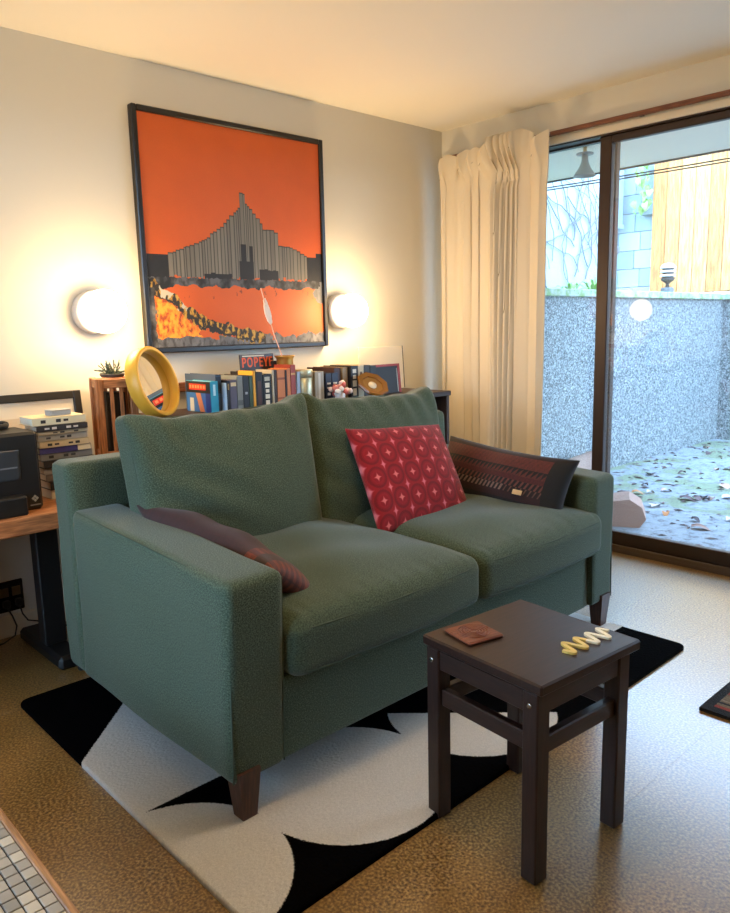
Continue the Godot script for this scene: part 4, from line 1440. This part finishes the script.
	part(ds, "bowl", MB.new().lathe([Vector2(0, -0.006), Vector2(0.04, -0.006), Vector2(0.053, 0.002), Vector2(0.053, 0.008), Vector2(0.0, 0.002)], 8, false), mat(srgb(150, 104, 48), 0.12))
	part(ds, "boss", MB.new().lathe([Vector2(0.022, 0.002), Vector2(0.02, 0.010), Vector2(0.0, 0.014)], 12), mat(srgb(226, 206, 170), 0.2))

	# red-edged black portfolio and blank canvas at the end of the row
	var pf := thing("portfolio", Vector3(-0.785, Y, 0.315), "black portfolio with a red edge standing before the blank canvas", "portfolio")
	pf.rotation.x = deg_to_rad(-6)
	part(pf, "board", MB.new().box(Vector3(0, 0.07, 0), Vector3(0.186, 0.142, 0.010), 0.001), mat(srgb(26, 24, 26), 0.55))
	var rd := mat(srgb(158, 40, 36), 0.5)
	part(pf, "red_edge", MB.new().box(Vector3(0.0, 0.1395, 0.0005), Vector3(0.190, 0.012, 0.013), 0.001), rd)
	part(pf, "red_edge", MB.new().box(Vector3(0.087, 0.067, 0.0005), Vector3(0.016, 0.133, 0.013), 0.001), rd)
	part(pf, "white_line", MB.new().box(Vector3(0.073, 0.064, 0.0053), Vector3(0.004, 0.118, 0.001), 0.0), mat(srgb(200, 196, 190), 0.6))
	var cn := thing("blank_canvas", Vector3(-0.628, Y, 0.115), "blank cream canvas leaning at the right end of the shelf", "canvas")
	cn.rotation.x = deg_to_rad(-4)
	part(cn, "face", MB.new().box(Vector3(0, 0.113, 0.007), Vector3(0.322, 0.226, 0.010), 0.001), mat(srgb(232, 216, 186), 0.85))
	part(cn, "side_band", MB.new().box(Vector3(0.1635, 0.113, 0.0), Vector3(0.004, 0.227, 0.026), 0.0005), mat(srgb(40, 34, 32), 0.6))

	# round mirror in a deep yellow frame, leaning beside the rack
	var mr := thing("round_mirror", Vector3(-2.045, 0.962, 0.300), "round mirror in a deep yellow wooden frame", "mirror")
	var nrm := Vector3(0.50, 0.27, 0.85).normalized()
	var up := Vector3(-0.16, 1.0, 0.0)
	up = (up - nrm * up.dot(nrm)).normalized()
	mr.basis = Basis(up.cross(nrm).normalized(), up, nrm)
	var yl := mat(srgb(226, 172, 58), 0.4)
	var ax := Transform3D(Basis(Vector3(1, 0, 0), PI / 2), Vector3.ZERO)
	part(mr, "frame", MB.new().at(ax).lathe([Vector2(0.122, -0.026), Vector2(0.136, -0.028), Vector2(0.138, -0.026), Vector2(0.138, 0.023), Vector2(0.135, 0.026), Vector2(0.125, 0.026), Vector2(0.122, 0.023), Vector2(0.122, -0.026)], 64), yl)
	part(mr, "back_board", MB.new().at(ax).lathe([Vector2(0, -0.029), Vector2(0.128, -0.029), Vector2(0.128, -0.017), Vector2(0, -0.017)], 48), M.black_matte)
	part(mr, "glass", MB.new().at(ax).lathe([Vector2(0, -0.0165), Vector2(0.1235, -0.0165), Vector2(0.1235, -0.010), Vector2(0, -0.010)], 48, false), mat(Color(0.9, 0.91, 0.91), 0.02, 1.0))

	# little spiky plant on top of the rack
	var pt := thing("potted_plant", Vector3(-2.158, 0.986, 0.190), "small spiky grey-green plant on top of the slatted rack", "plant")
	part(pt, "dish", MB.new().lathe([Vector2(0, 0), Vector2(0.04, 0), Vector2(0.048, 0.012), Vector2(0.044, 0.014), Vector2(0, 0.010)], 20), mat(srgb(70, 66, 62), 0.7))
	var pm := [mat(srgb(98, 110, 90), 0.8), mat(srgb(74, 86, 70), 0.8)]
	var pr := RandomNumberGenerator.new()
	pr.seed = 6
	for k in 44:
		var a := pr.randf_range(0, TAU)
		var L := pr.randf_range(0.03, 0.062)
		var el := pr.randf_range(0.15, 1.3)
		var o0 := Vector3(pr.randf_range(-0.022, 0.022), 0.010, pr.randf_range(-0.018, 0.018))
		var d := Vector3(cos(a) * cos(el), sin(el), sin(a) * cos(el)) * L
		part(pt, "leaf", MB.new().tube([o0, o0 + d * 0.5 + Vector3(0, 0.004, 0), o0 + d], 0.0022, 5), pm[k % 2])


func desk() -> void:
	var d := thing("desk", Vector3(-2.95, 0, 0.27), "low wooden desk on a black metal leg, left of the sofa", "desk")
	part(d, "desktop", MB.new().box(Vector3.ZERO, Vector3(1.36, 0.058, 0.49), 0.004), M.oak_x, Vector3(0, 0.546, 0))
	for x in [-0.55, 0.438]:
		part(d, "column", MB.new().box(Vector3.ZERO, Vector3(0.078, 0.467, 0.060), 0.004), M.black, Vector3(x, 0.2835, 0.03))
		part(d, "foot", MB.new().box(Vector3.ZERO, Vector3(0.092, 0.050, 0.40), 0.012), M.black, Vector3(x, 0.025, 0.0))
	# drawer pedestal at the far end
	part(d, "pedestal", MB.new().box(Vector3.ZERO, Vector3(0.42, 0.49, 0.42), 0.004), M.oak_y, Vector3(-0.26, 0.2655, 0.0))
	for q in 3:
		var dr := part(d, "drawer", MB.new().box(Vector3.ZERO, Vector3(0.39, 0.145, 0.016), 0.003), M.oak_x, Vector3(-0.26, 0.105 + q * 0.155, 0.218))
		part(dr, "knob", MB.new().at(Transform3D(Basis(Vector3(1, 0, 0), PI / 2), Vector3.ZERO)).lathe([Vector2(0.006, 0.008), Vector2(0.006, 0.018), Vector2(0.014, 0.024), Vector2(0.012, 0.032), Vector2(0, 0.034)], 16), M.black)
	part(d, "crossbar", MB.new().box(Vector3.ZERO, Vector3(0.455, 0.05, 0.03), 0.003), M.black, Vector3(0.178, 0.49, 0.03))

	# stack of books lying flat
	var Y := 0.575
	var rows := [[0.034, srgb(214, 200, 172), -2.475, -2.290, "thick cream book at the very bottom of the desk stack"], [0.030, srgb(30, 27, 28), -2.480, -2.300, "black book second from the bottom of the desk stack"], [0.026, srgb(112, 100, 92), -2.485, -2.300, "grey-brown book third from the bottom of the desk stack"], [0.024, srgb(150, 142, 134), -2.490, -2.230, "long grey magazine sticking out to the right from the desk stack"], [0.026, srgb(36, 32, 34), -2.495, -2.310, "black book with white print low in the desk stack"], [0.024, srgb(136, 130, 124), -2.500, -2.312, "grey book under the blue one in the desk stack"], [0.022, srgb(66, 58, 118), -2.500, -2.316, "blue-violet book in the middle of the desk stack"], [0.022, srgb(206, 182, 142), -2.500, -2.325, "cream book with brown print above the blue one"], [0.022, srgb(160, 150, 136), -2.502, -2.325, "grey book under the tan one in the desk stack"], [0.014, srgb(180, 164, 136), -2.503, -2.325, "thin tan book fourth layer from the stack's top"], [0.020, srgb(48, 42, 42), -2.505, -2.325, "dark book just under the top cream book"], [0.028, srgb(222, 206, 168), -2.515, -2.325, "cream book with black lettering bars on top of the desk stack"]]
	var y := Y
	var k := 0
	for r in rows:
		var w: float = r[3] - r[2]
		var h: float = r[0] - 0.0006
		var dz := 0.008 * sin(k * 2.1)
		var b := thing("stacked_book", Vector3((r[2] + r[3]) / 2, y, 0.245 + dz), r[4], "book", "books stacked on the desk", deg_to_rad(1.5 * sin(k * 1.7)))
		var D := 0.135
		var t := 0.0022
		var cm := mat(r[1], 0.55)
		part(b, "cover", MB.new().box(Vector3(0, t / 2, 0), Vector3(w, t, D), 0.0005).box(Vector3(0, h - t / 2, 0), Vector3(w, t, D), 0.0005).box(Vector3(0, h / 2, D / 2 - t / 2), Vector3(w, h, t), 0.0005), cm)
		part(b, "pages", MB.new().box(Vector3(0, h / 2, -0.002), Vector3(w - 0.008, h - t * 2, D - 0.008), 0.0), M.paper)
		var ink: Color = srgb(46, 40, 38) if r[1].get_luminance() > 0.35 else srgb(214, 206, 190)
		if k == 6:
			part(b, "spine_print", MB.new().box(Vector3(w * 0.36, h / 2, D / 2 + 0.0003), Vector3(w * 0.26, h * 0.9, 0.0006), 0.0), mat(srgb(214, 196, 160), 0.5))
		else:
			for q in 5:
				if (k + q) % 3 != 0:
					part(b, "spine_print", MB.new().box(Vector3(w * (-0.30 + 0.14 * q), h / 2, D / 2 + 0.0003), Vector3(w * 0.09, h * (0.30 + 0.12 * ((k + q) % 2)), 0.0006), 0.0), mat(ink, 0.5))
		y += r[0]
		k += 1
	var tb := thing("small_box", Vector3(-2.402, y, 0.25), "small silver-grey box on top of the desk book stack", "box", "", deg_to_rad(4))
	part(tb, "body", MB.new().box(Vector3(0, 0.009, 0), Vector3(0.075, 0.018, 0.05), 0.002), mat(srgb(150, 156, 162), 0.4, 0.3))
	part(tb, "lid", MB.new().box(Vector3(0, 0.0195, 0), Vector3(0.077, 0.003, 0.052), 0.001), mat(srgb(176, 180, 184), 0.4, 0.3))

	# black picture frame leaning on the wall
	var f := thing("picture_frame", Vector3(-2.56, 0.575, 0.070), "black framed blank print leaning on the wall above the desk", "picture frame")
	f.rotation.x = deg_to_rad(-7)
	var fw := 0.67
	var fh := 0.362
	for s in [-1, 1]:
		part(f, "frame_bar", MB.new().box(Vector3.ZERO, Vector3(0.030, fh, 0.020), 0.002), M.black, Vector3(s * (fw / 2 - 0.015), fh / 2, 0))
		part(f, "frame_bar", MB.new().box(Vector3.ZERO, Vector3(fw - 0.06, 0.030, 0.020), 0.002), M.black, Vector3(0, fh / 2 + s * (fh / 2 - 0.015), 0))
	part(f, "mat_board", MB.new().box(Vector3.ZERO, Vector3(fw - 0.05, fh - 0.05, 0.006), 0.0), mat(srgb(222, 208, 182), 0.8), Vector3(0, fh / 2, -0.003))
	part(f, "print", MB.new().box(Vector3.ZERO, Vector3(fw - 0.24, fh - 0.18, 0.001), 0.0), mat(srgb(204, 184, 154), 0.8), Vector3(0, fh / 2, 0.0005))

	# black boxy speaker with a grey window and diamond mark
	var s := thing("speaker", Vector3(-2.70, 0.575, 0.335), "black boxy speaker with a diamond mark on the desk", "speaker")
	part(s, "cabinet", MB.new().box(Vector3(0, 0.132, 0), Vector3(0.31, 0.264, 0.19), 0.010), mat(srgb(26, 26, 28), 0.45))
	part(s, "front_window", MB.new().soft(Vector3(0.20, 0.10, 0.006), 0.0029, 8, keep), mat(srgb(54, 58, 64), 0.35), Vector3(-0.010, 0.160, 0.0955))
	part(s, "window_print", MB.new().box(Vector3.ZERO, Vector3(0.060, 0.005, 0.0008), 0.0), mat(srgb(120, 124, 130), 0.5), Vector3(0.050, 0.152, 0.0988))
	var mk := Node3D.new()
	mk.name = "diamond_mark"
	s.add_child(mk)
	mk.position = Vector3(0.128, 0.040, 0.0955)
	mk.rotation.z = PI / 4
	for q in [[-1, -1], [1, -1], [1, 1], [-1, 1]]:
		part(mk, "square", MB.new().box(Vector3(q[0] * 0.0046, q[1] * 0.0046, 0), Vector3(0.0078, 0.0078, 0.0008), 0.0), mat(srgb(170, 172, 174), 0.5))
	part(s, "name_print", MB.new().box(Vector3.ZERO, Vector3(0.034, 0.004, 0.0008), 0.0), mat(srgb(130, 132, 134), 0.5), Vector3(0.128, 0.018, 0.0955))
	var sb := thing("small_black_box", Vector3(-2.690, 0.575, 0.462), "small black box in front of the speaker on the desk", "box")
	part(sb, "case", MB.new().box(Vector3(0, 0.032, 0), Vector3(0.15, 0.064, 0.050), 0.004), M.black)
	part(sb, "lid_line", MB.new().box(Vector3(0, 0.058, 0.0252), Vector3(0.146, 0.002, 0.0006), 0.0), mat(srgb(60, 60, 62), 0.5))
	var hp := thing("headphones", Vector3(-2.655, 0.839, 0.30), "black padded headphones resting on top of the speaker", "headphones")
	var arc := []
	for i in 15:
		var a := PI * i / 14.0
		arc.append(Vector3(0.062 * cos(a), 0.012, 0.055 * sin(a) - 0.03))
	part(hp, "band", MB.new().tube(arc, 0.010, 8), M.black_matte)
	for e in [-1, 1]:
		part(hp, "ear_pad", MB.new().soft(Vector3(0.026, 0.024, 0.05), 0.011, 8, keep), M.black_matte, Vector3(e * 0.062, 0.0125, -0.045))

	# power outlet with two plugs and their cords
	var o := thing("power_outlet", Vector3(-2.556, 0.160, 0.0), "black double power outlet low on the wall", "outlet")
	part(o, "plate", MB.new().box(Vector3(0, 0, 0.004), Vector3(0.098, 0.122, 0.008), 0.003), M.black_gloss)
	for e in [-1, 1]:
		part(o, "socket", MB.new().box(Vector3(e * 0.022, 0.018, 0.009), Vector3(0.032, 0.036, 0.003), 0.002), mat(srgb(92, 72, 44), 0.5))
	for e in 2:
		var p := thing("power_plug", Vector3(-2.578 + e * 0.046, 0.135, 0.024), ["black power plug in the outlet's left socket with trailing cord", "black power plug in the outlet's right socket with trailing cord"][e], "plug", "plugs in the outlet")
		part(p, "body", MB.new().box(Vector3(0, 0, -0.001), Vector3(0.026, 0.030, 0.026), 0.004), M.black_rubber)
		var pts: Array
		if e == 0:
			pts = [Vector3(0, -0.01, 0.0), Vector3(0.012, -0.045, 0.016), Vector3(0.022, -0.085, 0.022), Vector3(0.010, -0.118, 0.03), Vector3(-0.04, -0.130, 0.05), Vector3(-0.16, -0.131, 0.07)]
		else:
			pts = [Vector3(0, -0.01, 0.0), Vector3(0.004, -0.045, 0.014), Vector3(0.02, -0.075, 0.02), Vector3(0.06, -0.088, 0.03), Vector3(0.12, -0.100, 0.06), Vector3(0.16, -0.128, 0.10)]
		part(p, "cord", MB.new().tube(pts, 0.0032, 6), M.black_rubber)
	# loose cable end on the floor by the sofa
	var c := thing("floor_cable", Vector3(-2.60, 0.006, 0.36), "short black cable with a plug end on the floor behind the sofa", "cable")
	part(c, "cord", MB.new().tube([Vector3(0.05, 0, -0.02), Vector3(0.055, -0.002, 0.02), Vector3(0.09, -0.002, 0.05), Vector3(0.16, -0.002, 0.06)], 0.004, 6), M.black_rubber)
	part(c, "plug_end", MB.new().soft(Vector3(0.022, 0.018, 0.022), 0.008, 6, keep), M.black_rubber, Vector3(0.10, 0.004, 0.145))


func tile_table() -> void:
	var H := 0.35
	var X := -3.108
	var b := Vector3(X - 0.33, 0, 1.85)
	var t := thing("tile_table", b, "low table topped with small grey mosaic tiles and a wooden edge", "table")
	var hw := 0.33
	var hd := 0.62
	part(t, "bed", MB.new().box(Vector3(0, H - 0.016, 0), Vector3(hw * 2 - 0.02, 0.024, hd * 2 - 0.02), 0.0), mat(srgb(66, 64, 62), 0.9))
	var em := wood(srgb(186, 134, 88), srgb(196, 144, 98), 2, 0.45)
	var ex := wood(srgb(186, 134, 88), srgb(196, 144, 98), 0, 0.45)
	for e in [-1, 1]:
		part(t, "edging", MB.new().box(Vector3(e * (hw - 0.006), H - 0.019, 0), Vector3(0.012, 0.040, hd * 2), 0.002), em)
		part(t, "edging", MB.new().box(Vector3(0, H - 0.019, e * (hd - 0.006)), Vector3(hw * 2 - 0.024, 0.040, 0.012), 0.002), ex)
		for z in [-0.55, 0.55]:
			part(t, "leg", MB.new().box(Vector3(e * 0.28, (H - 0.03) / 2, z), Vector3(0.04, H - 0.03, 0.04), 0.003), em)
	var px := 0.0212
	var pz := 0.0252
	var cols := int((hw * 2 - 0.024) / px)
	var rows := int((hd * 2 - 0.024) / pz)
	var one := MB.new().box(Vector3.ZERO, Vector3(px - 0.0022, 0.006, pz - 0.0022), 0.0008).done()
	var tm := [mat(srgb(176, 168, 154), 0.4), mat(srgb(158, 152, 142), 0.4), mat(srgb(196, 186, 168), 0.4), mat(srgb(146, 140, 130), 0.4), mat(srgb(184, 172, 150), 0.4)]
	var rest := MB.new()
	var r := RandomNumberGenerator.new()
	r.seed = 3
	for i in cols:
		for j in rows:
			var p := Vector3(hw - 0.012 - px * (i + 0.5), H - 0.0035, -hd + 0.012 + pz * (j + 0.5))
			var c := r.randi() % 5
			var z := p.z + b.z
			if i < 9 and z > 1.55 and z < 2.25:
				part(t, "tile", one, tm[c], p)
			else:
				rest.box(p, Vector3(px - 0.0022, 0.006, pz - 0.0022), 0.0)
	var o := part(t, "tile_field", rest, tm[0])
	o.set_meta("kind", "stuff")


func book(called: String, x0: float, x1: float, y0: float, h: float, zf: float, depth: float, c: Color, label: String, strips := []) -> Node3D:
	var w := x1 - x0 - 0.001
	var t := thing(called, Vector3((x0 + x1) / 2, y0, zf - depth / 2), label, "book", "books standing on the shelf behind the sofa")
	var cm := mat(c, 0.5)
	var bd := minf(0.0022, w * 0.16)
	var mb := MB.new()
	mb.box(Vector3(-w / 2 + bd / 2, h / 2, 0), Vector3(bd, h, depth), 0.0006)
	mb.box(Vector3(w / 2 - bd / 2, h / 2, 0), Vector3(bd, h, depth), 0.0006)
	mb.box(Vector3(0, h / 2, depth / 2 - bd / 2), Vector3(w, h, bd), 0.001)
	part(t, "cover", mb, cm)
	part(t, "pages", MB.new().box(Vector3(0, h / 2, -0.003), Vector3(w - bd * 2.0, h - 0.006, depth - 0.010), 0.0), M.paper)
	for s in strips:
		# [from, to, colour, share of the width]
		part(t, "spine_print", MB.new().box(Vector3(0, h * (s[0] + s[1]) / 2, depth / 2 + 0.0003), Vector3(w * s[3], h * (s[1] - s[0]), 0.0006), 0.0), mat(s[2], 0.5))
	return t


func ceiling_lamp() -> void:
	# opal globe on a short stem above the sofa's front edge, just out of the picture; it lights seats, rug, stool and ceiling
	var c := thing("ceiling_lamp", Vector3(-2.2, CEIL, 1.80), "opal globe lamp on a short ceiling stem above the sofa front", "lamp")
	part(c, "canopy", MB.new().lathe([Vector2(0, 0), Vector2(0.06, 0), Vector2(0.055, -0.02), Vector2(0, -0.024)], 32), mat(srgb(200, 196, 190), 0.4))
	part(c, "stem", MB.new().lathe([Vector2(0, -0.02), Vector2(0.008, -0.02), Vector2(0.008, -0.13), Vector2(0, -0.13)], 12), mat(srgb(200, 196, 190), 0.4))
	var glow := mat(srgb(255, 244, 226), 0.4)
	glow.emission_enabled = true
	glow.emission = Color(1.0, 0.90, 0.74)
	glow.emission_energy_multiplier = 4.0
	var prof := []
	for i in 21:
		var a := -PI / 2 + PI * i / 20.0
		prof.append(Vector2(0.11 * cos(a), -0.235 + 0.11 * sin(a)))
	part(c, "globe", MB.new().lathe(prof, 40), glow)
	var l := OmniLight3D.new()
	l.name = "ceiling_lamp_light"
	c.add_child(l)
	l.position = Vector3(0, -0.235, 0)
	l.light_color = Color(1.0, 0.85, 0.63)
	l.light_energy = 0.66
	l.light_size = 0.10
	l.omni_range = 12.0
	l.omni_attenuation = 2.0
	l.shadow_enabled = true
